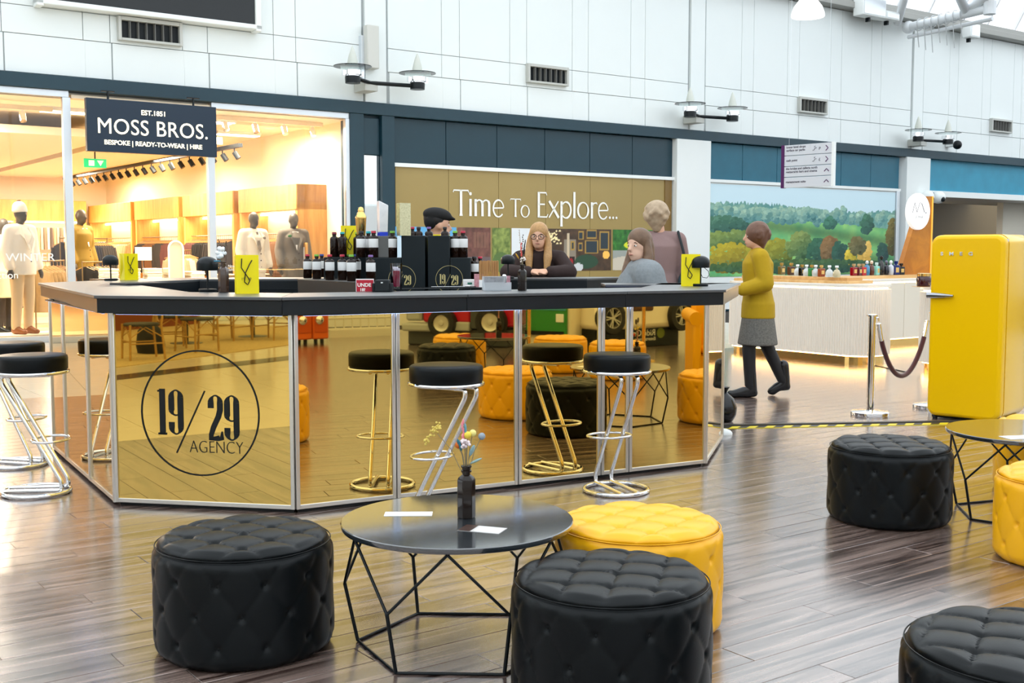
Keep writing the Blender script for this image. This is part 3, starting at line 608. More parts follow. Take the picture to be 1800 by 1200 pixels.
# countertop ring in pieces
OUT = [Vector(p) for p in ((-3.50, 8.45), (-2.23, 6.11), (-1.185, 5.86), (1.305, 7.02), (1.68, 8.44), (1.06, 10.36), (-.6, 10.5), (-3.05, 10.0))]
def inset(P, w):
    n = len(P); R = []
    for i in range(n):
        a, p, c = P[i-1], P[i], P[(i+1) % n]; d0 = (p-a).normalized(); d1 = (c-p).normalized(); n0 = Vector((-d0.y, d0.x)); n1 = Vector((-d1.y, d1.x)); m = (n0+n1).normalized(); R.append(p+m*(w/max(.4, m.dot(n0))))
    return R
INN = inset(OUT, .55); LIP = inset(OUT, -.015); INL = inset(OUT, .57)
def lerp(a, c, t): return a+(c-a)*t
tops = []
fr = [xline(822, OUT[2], OUT[3])/(OUT[3]-OUT[2]).length, xline(1097, OUT[2], OUT[3])/(OUT[3]-OUT[2]).length]
for i in (0, 1, 2, 3, 5, 6, 7):
    j = (i+1) % 8; ts = [0]+(fr if i == 2 else [])+[1]
    for t0, t1 in zip(ts, ts[1:]):
        g0 = .001/(OUT[j]-OUT[i]).length
        o0, o1 = lerp(OUT[i], OUT[j], t0+g0), lerp(OUT[i], OUT[j], t1-g0); i0, i1 = lerp(INN[i], INN[j], t0+g0), lerp(INN[i], INN[j], t1-g0)
        l0, l1 = lerp(LIP[i], LIP[j], t0+g0), lerp(LIP[i], LIP[j], t1-g0)
        MB().prism([tuple(o0), tuple(o1), tuple(i1), tuple(i0)], 1.065, 1.142).build('counter_fascia', blackw, bar, bev=.002)
        MB().prism([tuple(l0), tuple(l1), tuple(i1), tuple(i0)], 1.1425, 1.16).build('counter_top', blacktop, bar, bev=.003)
for M, L in ((M_CL, L_CL), (M_BC, L_BC), (M_AB, L_AB)):
    o = MB().b(.05, L-.05, -.034, -.016, 1.056, 1.0648).build('light_channel', blackm, bar, M=M); MB().add([(.05, -.033, 1.0555), (.05, -.017, 1.0555), (L-.05, -.017, 1.0555), (L-.05, -.033, 1.0555)], [(0, 1, 2, 3)]).build('light_strip', ledm, o, fix=False)
ia, ib, wk, wk2 = inset(OUT, .50), inset(OUT, .56), inset(OUT, .57), inset(OUT, 1.15)
for i in (0, 1, 2, 3, 5, 6, 7):
    j = (i+1) % 8; MB().prism([tuple(ia[i]), tuple(ia[j]), tuple(ib[j]), tuple(ib[i])], 0, 1.064).build('inner_lining', blackm, bar)
    if i in (0, 1, 2): MB().prism([tuple(wk[i]), tuple(wk[j]), tuple(wk2[j]), tuple(wk2[i])], .90, .94).build('work_shelf', blackw, bar)
rt_ = [(.66, 8.06), (1.30, 7.98), (1.66, 8.44), (.66, 8.46)]
MB().prism(rt_, 1.1425, 1.16).build('counter_top', blacktop, bar, bev=.003); MB().prism(rt_, 1.065, 1.142).build('counter_fascia', blackw, bar); MB().prism([(.70, 8.12), (1.28, 8.06), (1.5, 8.4), (.70, 8.42)], 0, 1.064).build('return_carcass', blackm, bar)
# 19 / 29 AGENCY on the corner panel
b = MB(); cx = xline(355, PB_, PC); lz = .525
logo(b, cx, lz, .338, .0015); b.build('logo_lettering', blackm, bar, M=M_BC @ T3((0, -.002, 0)))
text('AGENCY', 'logo_lettering', .098, blackm, bar, M_BC @ T3((cx-.065, -.002, lz-.215)), .001, bold=-.0022, xs=.80)
# things inside the bar: display towers
def bx(name, label, cat, loc, d, rz, m, group=None, bev=.004):
    o = MB().box((0, 0, d[2]/2), d).build(name, m, loc=loc, rz=rz, bev=bev); return tag(o, label, cat, group)
towm = mat('charcoal_board', '#0d181d', .45, spec=.3); inkg = mat('pale_gold_ink', '#c9bb80', .4)
A2 = 22*D2R
def tower(px0, px1, pxs0, pxs1, Y, zt, zs, label, lx):
    xc = aty((px0+px1)/2, 440, Y).x; t = thing('display_tower', label, 'display stand', (xc, Y+.1, .94), 0)
    w = (px1-px0)/FPX*Y
    MB().b(-w/2, w/2, 0, .30, 0, zt-.94).build('tall_block', towm, t, bev=.004)
    x0 = (pxs0-(px0+px1)/2)/FPX*Y; x1 = (pxs1-(px0+px1)/2)/FPX*Y
    MB().b(x0, x1, 0, .30, 0, zs-.94).build('step_block', towm, t, bev=.004)
    lp = lx-(px0+px1)/2; l = MB(); logo(l, lp/FPX*Y, (1.4-(491-440)/FPX*Y)-.94, .090, .001); l.build('logo_lettering', inkg, t, M=T3((0, -.001, 0)))
    return t
tower(703, 745, 640, 702, 7.5, 1.498, 1.352, 'stepped charcoal bottle stand left of the pair, marked 19/29', 704)
tower(750, 789, 790, 826, 7.5, 1.498, 1.352, 'stepped charcoal bottle stand right of the pair, marked 19/29', 788)
pq = [at(523, 490, 1.2), at(631, 495.5, 1.2)]
d_ = pq[1]-pq[0]; an = math.atan2(d_.y, d_.x)
lb = MB().b(0, d_.length, 0, .26, -.26, 0).build('bottle_plinth', mat('grey_brown_board', '#3b3835', .4), loc=pq[0], rz=an, bev=.004); tag(lb, 'long low grey plinth holding the front row of amber bottles', 'display stand')
bx('backing_box', 'tall grey box standing between the bottles on the left stand', 'box', (aty(678, 440, 7.75).x, 7.72, 1.352), (.10, .12, .145), 0, mat('grey_board', '#5c5d5c', .45))
# amber bottles
amber = mat('amber_glass', (.012, .005, .003), .08, spec=.35); labelw = mat('white_label', (.80, .81, .81), .5)
bot = MB().lathe([(.0, 0), (.0245, 0), (.0265, .003), (.0265, .108), (.023, .117), (.012, .123), (.011, .132), (.0135, .133), (.0135, .138), (0, .138)], 20)
capm = {k: mat('cap_'+k, h, .4) for k, h in dict(red='#b8203c', green='#6fae3c', blue='#1c3f8c', purple='#7c5a9c', teal='#1fa0a8', black='#15171a', maroon='#7a1a30').items()}
bott0 = None
def bottle(px, py, z, cap, label, lab=True, Y=None, sc=1.0):
    p = at(px, py, z) if Y is None else aty(px, py, Y); p.z = z
    t = thing('amber_bottle', label, 'bottle', p, rng.uniform(-.3, .3), 'amber bottles on the bar stands', sc)
    global BM, CMs, LM
    try: BM
    except NameError:
        BM = bot.mesh('bottle_body', amber, 50); CMs = {}; LM = MB().lathe([(.0268, .056), (.0271, .057), (.0271, .104), (.0268, .105)], 20, caps=False).mesh('paper_label', labelw, 60)
    link('bottle_body', BM, t)
    if cap not in CMs: CMs[cap] = MB().lathe([(.0125, .1365), (.0138, .137), (.0138, .147), (.012, .149), (0, .149)], 16).mesh('cap', capm[cap], 50)
    link('cap', CMs[cap], t)
    if lab: link('paper_label', LM, t)
S_ = 1.16
for px, py, cap, lab in ((541, 489, 'red', 'amber bottle with red cap, leftmost of the front row'), (557, 490, 'green', 'amber bottle with green cap, second in the front row'), (566, 487, 'blue', 'amber bottle with blue cap behind the green-capped one'), (580, 492, 'red', 'amber bottle with red cap, third in the front row'), (590, 489, 'red', 'amber bottle with red cap just behind the third bottle'), (602, 492, 'red', 'amber bottle with red cap, fourth in the front row'), (610, 489, 'green', 'amber bottle with olive cap half hidden between two others'), (618, 494, 'green', 'amber bottle with bright green cap at the right of the front row'), (627, 490, 'blue', 'amber bottle with blue cap beside the green-capped one')):
    bottle(px, py, 1.2, cap, lab, sc=S_)
bottle(652, 492, 1.2, 'purple', 'amber bottle with purple cap standing alone before the step', Y=7.35, sc=1.15)
rowz = 1.352
bx('rear_plinth', 'rear grey plinth carrying the second row of bottles', 'display stand', (aty(612, 440, 8.2).x, 8.22, .94), (.34, .24, rowz-.94), .1, towm)
for px, Y, z, cap, lb_, lab in ((588, 8.18, rowz, 'maroon', False, 'dark amber bottle with maroon cap, upper row far left'), (602, 8.14, rowz, 'teal', False, 'dark amber bottle with teal cap, upper row beside the bag'), (629, 8.18, rowz, 'green', False, 'amber bottle with green cap right of the yellow bag'), (635, 7.72, rowz, 'black', True, 'amber bottle with black cap and white label before the shaker'), (648, 7.80, rowz, 'teal', True, 'amber bottle with teal cap beneath the blue bottle'), (657, 7.66, rowz, 'red', True, 'amber bottle with red cap at the right of the shaker'), (690, 7.68, rowz, 'green', True, 'amber bottle with green cap left of the tall left block'),
                                (800, 7.68, rowz, 'green', True, 'amber bottle with green cap on the right step'), (814, 7.68, rowz, 'red', True, 'amber bottle with red cap on the right step')):
    bottle(px, 450, z, cap, lab, lb_, Y, 1.2)
bx('side_plinth', 'small charcoal plinth at the right end of the stands', 'display stand', (aty(837, 440, 7.75).x, 7.75, .94), (.08, .2, .255), 0, towm)
bottle(834, 482, 1.195, 'black', 'amber bottle with black cap low at the right end', True, 7.7, 1.1); bottle(844, 482, 1.195, 'red', 'amber bottle with red cap behind the straws', False, 7.8, 1.1)
for px, cap, lab in ((725, 'red', 'small dark bottle with red cap behind the gold box'), (736, 'black', 'small dark bottle with black cap on the left block'), (754, 'purple', 'small bottle with purple cap on the right block'), (782, 'black', 'small bottle with black cap behind the yellow bag')):
    bottle(px, 420, 1.40, cap, lab, False, 8.0, 1.1)
bx('bottle_box', 'charcoal box behind the towers holding four small bottles', 'display stand', (aty(753, 440, 8.0).x, 8.02, .94), (.36, .16, .46), 0, towm)
# showpieces
bx('shaker_plinth', 'small grey plinth under the gold cocktail shaker', 'display stand', (aty(635, 440, 7.97).x, 7.97, rowz), (.07, .07, .15), 0, towm)
t = thing('cocktail_shaker', 'polished gold cocktail shaker above the upper bottle row', 'shaker', (aty(635, 440, 7.97).x, 7.97, rowz+.151), sc=.87)
MB().lathe([(0, 0), (.033, 0), (.036, .01), (.043, .13), (.044, .135)], 28).build('cup', brass, t, smooth=50)
MB().lathe([(.044, .135), (.045, .145), (.040, .16), (.026, .185), (.024, .188)], 28).build('shoulder', brass, t, smooth=50)
MB().lathe([(.024, .188), (.024, .205), (.018, .222), (.008, .228), (0, .229)], 28).build('lid', brass, t, smooth=50)
t = thing('tall_white_bottle', 'tall white faceted bottle with pastel colours and blue foot', 'bottle', (aty(673, 440, 7.7).x, 7.7, rowz+.14), .4)
b = MB(); b.add([(-.028, -.028, .03), (.028, -.028, .03), (.028, .028, .03), (-.028, .028, .03), (-.032, -.032, .24), (.032, -.032, .21), (.032, .032, .21), (-.032, .032, .24)], [(0, 1, 2, 3), (4, 5, 6, 7), (0, 1, 5, 4), (1, 2, 6, 5), (2, 3, 7, 6), (3, 0, 4, 7)])
b.build('body', mat('iridescent_white', (.82, .86, .93), .12, noise=.25, nscale=18), t, bev=.004); MB().b(-.029, .029, -.029, .029, 0, .03).build('foot', mat('cobalt', '#1c3fd0', .1), t, bev=.003)
t = thing('gold_block', 'tall upright gold glitter box on the left block', 'box', (aty(709, 440, 7.62).x, 7.62, 1.498), .55)
MB().b(-.036, .036, -.03, .03, 0, .215).build('box', mat('gold_leaf', (.78, .58, .25), .3, metal=.8, noise=.6, nscale=60), t, bev=.004); MB().b(-.040, .040, -.034, -.03, .0, .215).build('front_sheet', mat('pale_gold', (.75, .66, .42), .25, metal=.6, noise=.5, nscale=90), t)
# yellow carrier bags
def bag(loc, rz, label, mark=True, sc=1.0, hnd=True):
    t = thing('carrier_bag', label, 'bag', loc, rz, None, sc); w, d, h = .125, .07, .215
    b = MB(); b.add([(-w/2, -d/2, 0), (w/2, -d/2, 0), (w/2, d/2, 0), (-w/2, d/2, 0), (-w/2, -d/2, h), (w/2, -d/2, h), (w/2-.0, 0, h-.004), (w/2, d/2, h), (-w/2, d/2, h), (-w/2, 0, h-.004), (w/2-.012, 0, h*.45), (-w/2+.012, 0, h*.45), (w/2, 0, 0), (-w/2, 0, 0)],
        [(3, 2, 12, 1, 0, 13), (0, 1, 5, 4), (2, 3, 8, 7), (1, 10, 6, 5), (1, 12, 10), (12, 2, 10), (2, 7, 6, 10), (0, 4, 9, 11), (0, 11, 13), (13, 11, 3), (3, 11, 9, 8)])
    o = b.build('paper_bag', yellowcard, t); m = o.modifiers.new('thick', 'SOLIDIFY'); m.thickness = .002
    if hnd:
        for sgn in (-1, 1):
            pts = [(-.03, 0, h-.02), (-.034, -.004, h-.07), (-.005, -.006, h-.115), (.012, -.007, h-.14), (.0, -.006, h-.165), (-.018, -.006, h-.15), (-.012, -.005, h-.10), (.012, -.004, h-.05), (.03, 0, h-.022)]
            P = []
            for i in range(len(pts)-1):
                for k in range(4): P.append(Vector(pts[i]).lerp(Vector(pts[i+1]), k/4))
            MB().tube([(p[0], sgn*(d/2+.004)+p[1]*(-1 if sgn > 0 else 1), p[2]) for p in P], .0028, 6).build('cord_handle', blackmat, t, smooth=60)
    if mark: text('19', 'printed_mark', .022, mat('bag_print', '#6e660c', .4), t, T3((-.035, -d/2-.0015, .075)), .0002); text('29', 'printed_mark', .022, MC['bag_print'], t, T3((.0, -d/2-.0015, .075)), .0002)
    return t
p = at(432, 516, 1.16); bag(p+Vector((0, .03, 0)), .35, 'yellow paper bag with black cord handle near the front edge of the bar')
p = at(227, 492, 1.16); bag(p, .9, 'yellow paper bag beside the left table lamp on the far counter', sc=1.0)
p = at(1216, 503, 1.16); bag(p+Vector((0, .05, 0)), -.2, 'yellow paper bag behind the right table lamp', mark=False)
bag((aty(616, 440, 8.27).x, 8.27, rowz), .1, 'yellow paper bag among the upper row of bottles', mark=False, sc=1.05)
bag((aty(774, 440, 8.3).x, 8.3, 1.30), .2, 'yellow paper bag behind the right tall block', mark=False, sc=1.0)
bx('bag_plinth', 'charcoal plinth under the rear yellow bag', 'display stand', (aty(774, 440, 8.3).x, 8.3, .94), (.2, .16, .36), 0, towm)
bx('bag_plinth', 'charcoal plinth under the yellow card behind the straws', 'display stand', (aty(868, 440, 8.3).x, 8.35, .94), (.2, .16, .1), 0, towm)
bag((aty(862, 440, 8.3).x, 8.35, 1.04), .1, 'yellow paper bag half hidden behind the box of straws', mark=False, sc=.95, hnd=False)
# mushroom table lamps
def lamp(loc, label, cable=False):
    t = thing('table_lamp', label, 'table lamp', loc, 0, 'black mushroom lamps on the bar')
    MB().lathe([(0, 0), (.050, 0), (.052, .003), (.052, .014), (.049, .017), (0, .017)], 32).build('base', blackmat, t, smooth=40)
    MB().lathe([(.006, .016), (.006, .135)], 12).build('stem', blackmat, t, smooth=40)
    b = MB().lathe([(.057, .125), (.060, .124), (.062, .128), (.062, .160)]+[(.062*math.cos(a*D2R), .160+.045*math.sin(a*D2R)) for a in range(10, 91, 10)], 36, caps=False)
    b.lathe([(.058, .124), (.057, .160), (.03, .19), (0, .192)], 36, caps=False); b.build('lamp_shade', blackm, t, smooth=60)
    if cable: MB().tube([(.02, .01, .13), (.055, .01, .10), (.06, .01, .075), (.045, .01, .055), (.015, .01, .06), (.006, .01, .08)], .0022, 6).build('cable', blackmat, t, smooth=60)
p = at(363, 513, 1.16); lamp(p+Vector((0, .03, 0)), 'black mushroom lamp beside the yellow bag near the bar front')
p = at(195, 493, 1.16); lamp(p, 'black mushroom lamp at the far left end of the bar')
p = at(1232, 503, 1.16); lamp(p+Vector((0, .02, 0)), 'black mushroom lamp at the right end of the bar', True)
p = Vector((aty(893, 440, 9.75).x, 9.75, 1.16)); lamp(p, 'black mushroom lamp on the back counter beside the brown-clad woman')
# hexagonal vase with dried flowers
vased = mat('dark_amber_vase', (.012, .007, .005), .12, spec=.4)
def vase(loc, rz, label, stems, sc=1.0, m=vased):
    t = thing('bud_vase', label, 'vase', loc, rz, 'dark hexagonal bud vases', sc)
    MB().lathe([(0, 0), (.026, 0), (.028, .003), (.028, .115), (.025, .122), (.013, .132)], 6).build('vase_body', m, t, bev=.002)
    MB().lathe([(.012, .13), (.012, .138), (.016, .139), (.016, .144), (.013, .146), (.013, .152), (.016, .153), (.016, .158), (.012, .159), (.010, .150)], 18).build('vase_neck', m, t, smooth=50)
    for kind, x, y, z, col in stems:
        c = mat('flower_'+col, col, .7); base = Vector((x*.06, y*.06, .12)); tip = Vector((x, y, z)); mid = base.lerp(tip, .5)+Vector((0, 0, .02))
        sm = MB().tube([base, mid, tip], .0012, 5).build('stem', mat('dry_stem', '#8a7f66', .7), t); b = MB()
        d = (tip-mid).normalized(); R = d.to_track_quat('Z', 'Y').to_matrix()
        if kind == 'leaf': b.ell(tip+d*.012, (.009, .004, .02), 10, 6, R)
        elif kind == 'ball': b.ell(tip, (.011, .011, .011), 10, 7)
        elif kind == 'spike':
            for i in range(9): b.ell(tip-d*(.055-i*.009)+Vector((rng.uniform(-.003, .003), 0, 0)), (.0055*(1-i*.06), .0055*(1-i*.06), .009), 7, 5, R)
        elif kind == 'cluster':
            for i in range(16): b.ell(tip+Vector(rng.uniform(-.014, .014, 3)), (.0055, .0055, .005), 6, 4)
        elif kind == 'fan':
            for i in range(46): a = rng.uniform(-.2, 1); b.ell(tip+Vector((-.034+.04*a+rng.normal(0, .004), rng.normal(0, .006), -.018+.045*a+rng.normal(0, .006))), (.004, .004, .0035), 5, 4)
        elif kind == 'cotton':
            for i in range(9): b.ell(tip+Vector(rng.uniform(-.014, .014, 3)), (.013, .013, .012), 8, 6)
        elif kind == 'dots':
            for i in range(10): b.ell(base.lerp(tip, .45+.06*i)+Vector((rng.uniform(-.003, .003), 0, 0)), (.0032, .0032, .004), 6, 4)
        b.build('flower_head', c, sm, smooth=60)
    return t
FL = [('leaf', -.002, .0, .255, '#5d93a4'), ('ball', .004, -.005, .252, '#e6cf4a'), ('ball', .020, .003, .256, '#e9dc86'), ('spike', -.010, 0, .275, '#e98a94'), ('cluster', -.002, -.012, .225, '#e8d8dc'), ('ball', -.024, -.004, .222, '#c8641c'), ('leaf', -.018, -.01, .212, '#2f6f80'), ('leaf', .012, -.014, .196, '#8fb0b8'), ('leaf', .018, -.004, .168, '#8fa9a8'), ('ball', .047, 0, .246, '#8f9aa6'), ('fan', -.085, .01, .255, '#d8c060')]
# ------------------------------------------------ bar-top bits
t = thing('menu_board', 'black menu folder lying flat on the left of the bar', 'menu', at(247, 500, 1.16), -.75)
MB().b(-.12, .12, -.17, .17, 0, .012).build('cover', mat('black_card', (.012, .013, .014), .4), t, bev=.002); MB().b(-.115, .115, -.165, .165, .0125, .014).build('pages', mat('black_card2', (.03, .03, .03), .5), t)
p = at(391, 514, 1.16); vase(p+Vector((0, .03, 0)), .2, 'dark vase with white cotton beside the front mushroom lamp', [('cotton', -.02, 0, .195, '#e8edf2'), ('cotton', -.006, .01, .21, '#e8edf2'), ('dots', -.02, .0, .27, '#2a2520'), ('dots', .015, .0, .26, '#2a2520'), ('leaf', -.018, -.01, .16, '#3f88a8')], 1.12, mat('brown_vase', (.055, .028, .018), .15, coat=.6))
p = at(918, 511, 1.16); vase(p+Vector((0, .03, 0)), .1, 'dark vase with pink and black dried stems at the middle of the bar', [('spike', -.006, 0, .27, '#d8564e'), ('spike', .016, 0, .285, '#1e1a20'), ('dots', .004, .004, .34, '#2a2520'), ('dots', -.018, 0, .37, '#c9b8a8'), ('leaf', -.025, -.005, .20, '#d9a42c'), ('cluster', .004, -.01, .19, '#e8ded6')], .98)
t = thing('payment_sign', 'small red sign reading UNDE beside the black card reader', 'sign', at(640, 513, 1.16)+Vector((0, .04, 0)), .15)
MB().b(-.052, .052, -.002, .002, 0, .075).build('sign_card', mat('white_card', (0, 0, 0)), t); MB().b(-.049, .049, -.003, -.002, .001, .069).build('red_field', mat('sign_red', '#b5152f', .4), t)
text('UNDE', 'lettering', .029, wl, t, T3((-.044, -.0035, .030)), .0003, bold=.0008); text('18?', 'lettering', .024, wl, t, T3((-.03, -.0035, .004)), .0003, bold=.0008)
t = thing('card_reader', 'black card terminal standing on the bar next to the red sign', 'card reader', at(671, 513, 1.16)+Vector((0, .02, 0)), -.05)
MB().box((0, .03, .035), (.095, .075, .07), 0, .86).build('casing', blackm, t, bev=.006); MB().b(-.058, -.044, -.005, .06, 0, .05).b(.044, .058, -.005, .06, 0, .05).build('side_clip', blackmat, t, bev=.003); MB().b(-.006, .006, -.0085, -.006, .05, .057).build('printed_mark', labelw, t)
t = thing('drink_glass', 'tall glass of red iced drink on the bar mat', 'glass', at(697, 508, 1.165), 0, None, 1.33)
MB().lathe([(0, .012), (.021, .012), (.0235, .08), (.0235, .085), (0, .085)], 24).build('red_drink', mat('red_drink', '#a50f3c', .15, noise=.5, nscale=40), t, smooth=50)
MB().lathe([(0, 0), (.024, 0), (.0275, .118), (.0262, .118), (.0225, .010), (0, .010)], 24).build('glass_tumbler', glassmat('tumbler', (.95, .97, 1)), t, smooth=50)
b = MB()
for i in range(12): b.box((rng.uniform(-.012, .012), rng.uniform(-.012, .012), rng.uniform(.075, .10)), (.013, .013, .013), rng.uniform(0, 3))
b.build('ice', mat('ice', (.85, .80, .86), .1), t)
t = thing('bar_mat', 'long black ribbed bar mat behind the counter edge', 'bar mat', at(768, 508, 1.16)+Vector((0, .03, 0)), 29*D2R)
MB().b(-.31, .31, -.03, .07, 0, .006).build('mat_base', blackmat, t, bev=.002)
b = MB()
for i in range(50): b.box((-.29+i*.0118, .05, .008), (.004, .03, .005))
b.build('ribs', blackmat, t)
t = thing('bar_spoon', 'chrome bar spoon lying on the black mat', 'spoon', at(790, 505, 1.169)+Vector((0, .06, 0)), 15*D2R)
MB().tube([(-.12, 0, .003), (.1, 0, .003)], .0015, 8).build('handle', chrome, t, smooth=50); MB().ell((.115, 0, .005), (.02, .011, .004)).build('spoon_bowl', chrome, t, smooth=60)
t = thing('straw_box', 'box of brown paper straws on the bar', 'straws', at(858, 507, 1.16)+Vector((0, .22, 0)), .1)
MB().b(-.066, .066, -.04, .04, 0, .05).build('box', mat('white_card', (0, 0, 0)), t)
for i in range(44): MB().tube([(-.06+.0057*(i % 22), -.03+.03*(i//22), .004), (-.06+.0057*(i % 22)+rng.uniform(-.004, .004), -.03+.03*(i//22)+rng.uniform(-.005, .005), .172+rng.uniform(-.004, .004))], .0029, 7).build('straw', mat('straw_paper', '#b98a56', .6), t, smooth=50)
t = thing('napkin_holder', 'clear acrylic napkin holder with grey and pink leaflets', 'napkin holder', at(873, 511, 1.16)+Vector((0, .05, 0)), .12)
MB().b(-.085, .085, -.03, .03, 0, .004).b(-.085, .085, .028, .03, 0, .085).b(-.085, .085, -.03, -.028, 0, .05).build('holder', mat('clear_acrylic', (.75, .79, .83), .1, trans=.5), t)
MB().b(-.075, .075, -.02, .02, .004, .032).build('napkins', mat('napkin_white', (.85, .86, .88), .7), t); MB().b(-.078, .03, -.026, -.022, .03, .082).build('leaflet', mat('grey_print', '#8f9196', .5, noise=.5, nscale=60), t); MB().b(.04, .083, .010, .014, .02, .088).build('leaflet', mat('pink_print', '#b98590', .5, noise=.5, nscale=60), t)
MB().tube([(.045, -.022, .05), (.045, -.03, .085), (.045, -.01, .09), (.045, .0, .05)], .012, 8).build('clip', chrome, t, smooth=50)
t = thing('leaflet_stack', 'pink printed leaflet propped left of the napkin holder', 'leaflet', at(841, 506, 1.16)+Vector((0, .08, 0)), -.1)
MB().b(-.03, .03, 0, .006, 0, .088).build('leaflet', mat('rose_print', '#c48a92', .5, noise=.6, nscale=50), t)
bx('card_box', 'small white card box on the bar left of the leaflets', 'box', at(823, 505, 1.16)+Vector((0, .10, 0)), (.075, .045, .05), .2, mat('white_card', (0, 0, 0)))
MB().b(0, .03, -.001, 0, 0, .012).build('printed_mark', mat('green_print', '#2f7a68', .5), bpy.data.objects['card_box'], M=T3((-.012, -.0235, .018)))
bx('till_screen', 'slim glowing till screen lying behind the middle of the bar', 'till', Vector((at(1040, 503, 1.1).x+.05, 7.95, 1.04)), (.30, .2, .03), .3, mat('blue_screen', (.1, .1, .2), .2, em=(.35, .4, 1), es=1.2))
bx('till_plinth', 'black plinth under the glowing till screen', 'plinth', Vector((at(1040, 503, 1.1).x+.05, 7.95, .94)), (.28, .18, .0995), .3, blackm)

# ------------------------------------------------ tufted poufs
def pouf_mesh(Rm=.312, Ht=.40):
    def pil(a, c): return (abs(math.sin(PI*a))**.26)*(abs(math.sin(PI*c))**.26)
    vs = []; fs = []; NT = 192; side = []
    rows = 62; K = 12
    def sr(z): e = min(z, Ht-.012-z); return Rm - .028*max(0, 1-e/.05)**2.2
    for j in range(rows+1):
        z = .006 + (Ht-.018-.006)*j/rows
        for i in range(NT):
            th = 2*PI*i/NT; U = th/(PI/K); V = (z-.19)/.106; a, c = (U+V)/2, (U-V)/2; h = pil(a, c)
            da, dc = a-round(a), c-round(c); d2 = (da*da+dc*dc); fade = min(1, (Ht-.018-z)/.03+.25); h2 = .009*h*fade-.014*math.exp(-d2/.006)*min(1, max(0, (Ht-.05-z)/.02))*min(1, max(0, (z-.02)/.02))
            r = sr(z)+h2-.006; vs.append((r*math.cos(th), r*math.sin(th), z))
    for j in range(rows):
        for i in range(NT): k = (i+1) % NT; fs.append((j*NT+i, j*NT+k, (j+1)*NT+k, (j+1)*NT+i))
    base = (rows)*NT; prev = base; RT = 40
    r_edge = Rm-.014
    for q in range(RT):
        t = 1-q/(RT-1)*1.0; r = r_edge*(t**.85) if q else r_edge; o = len(vs)
        for i in range(NT):
            th = 2*PI*i/NT; x, y = r*math.cos(th), r*math.sin(th); U = x/.094; V = (y+.03)/.094; a, c = (U+V)/2, (U-V)/2; da, dc = a-round(a), c-round(c); e = max(0, 1-r/r_edge); ed = min(1, e/.10)
            inn = min(1, max(0, (.245-r)/.02)); h = .019*pil(a, c)*(.25+.75*ed)-.018*math.exp(-(da*da+dc*dc)/.010)*inn
            z = Ht-.020+.010*ed**.5+h+.006*e; z = Ht-.024 if q == 0 else z; vs.append((x, y, z))
        for i in range(NT): k = (i+1) % NT; fs.append((prev+i, prev+k, o+k, o+i))
        prev = o
    fs.append(tuple(range(NT-1, -1, -1)))
    b = MB(); b.v = vs; b.f = fs; b.m = [0]*len(fs); btn = []
    for z, off in ((.19, 0), (.296, 1), (.084, 1)):
        for k in range(K): th = (2*k+off)*PI/K; btn.append((Vector((math.cos(th)*(sr(z)-.022), math.sin(th)*(sr(z)-.022), z)), Vector((math.cos(th), math.sin(th), 0))))
    for i in range(-4, 5):
        for j in range(-4, 5):
            if (i+j) % 2 == 0:
                x, y = i*.094, j*.094-.03
                if math.hypot(x, y) < .235: btn.append((Vector((x, y, Ht-.024)), Vector((0, 0, 1))))
    return b, btn
pb_, btns = pouf_mesh()
PM_ = pb_.mesh('upholstery', leatherk, 180); BTN = MB().lathe([(.011, -.004), (.0115, .004), (.009, .0075), (.004, .009), (0, .0095)], 12).mesh('button', leatherk, 60)
SEAM = MB().tube([(.3035*math.cos(2*PI*i/96), .3035*math.sin(2*PI*i/96), .379) for i in range(96)], .0022, 5, closed=True).mesh('piping', leatherk, 60)
def pouf0(loc, rz, label):
    t = thing('tufted_pouf', label, 'pouf', loc, rz, 'round tufted poufs'); link('upholstery', PM_, t); link('piping', SEAM, t)
    for p, nrm in btns: link('button', BTN, t, M=T3(p) @ nrm.to_track_quat('Z', 'Y').to_matrix().to_4x4())
    return t
P0 = pouf0((-.952, 3.968, 0), .2, 'black tufted pouf at the left front beside the wire-legged table'); TP = tree(P0)
ym = dict(upholstery=leathery, button=leathery, piping=leathery)
def pouf(x, y, rz, label, yellow=False): return dup(P0, (x, y, 0), rz, label, mats=ym if yellow else None, T=TP)
pouf(.311, 3.482, .55, 'black tufted pouf in the centre front before the yellow one')
pouf(.474, 4.19, .1, 'yellow tufted pouf behind the centre black pouf', True)
pouf(1.975, 5.88, .75, 'black tufted pouf in front of the fridge on the open floor')
pouf(1.33, 2.86, .3, 'black tufted pouf cut by the bottom right corner')
pouf(2.52, 5.08, .4, 'yellow tufted pouf at the right edge before the right table', True)
pouf(3.17, 6.62, .4, 'yellow tufted pouf at the right edge behind the right table', True)
# poufs standing out of frame, seen in the mirror panels
def mirr(x, y, a=PC, c=PL_):
    V = at(x, y, 0); t_ = (c-a).normalized(); m = Vector((-t_.y, t_.x)); q = Vector((V.x, V.y)); q = q-m*(2*(q-a).dot(m)); return q
q = mirr(785, 672); pouf(q.x, q.y, .3, 'black tufted pouf seen only in the mirror panel behind the left bar stool')
q = mirr(808, 648); pouf(q.x, q.y, .3, 'yellow tufted pouf by the far reflected table', True)
q = mirr(985, 652); pouf(q.x, q.y, .9, 'yellow tufted pouf behind the reflected bottle', True)
q = mirr(1085, 664); pouf(q.x, q.y, .5, 'yellow tufted pouf reflected beside the white car', True)
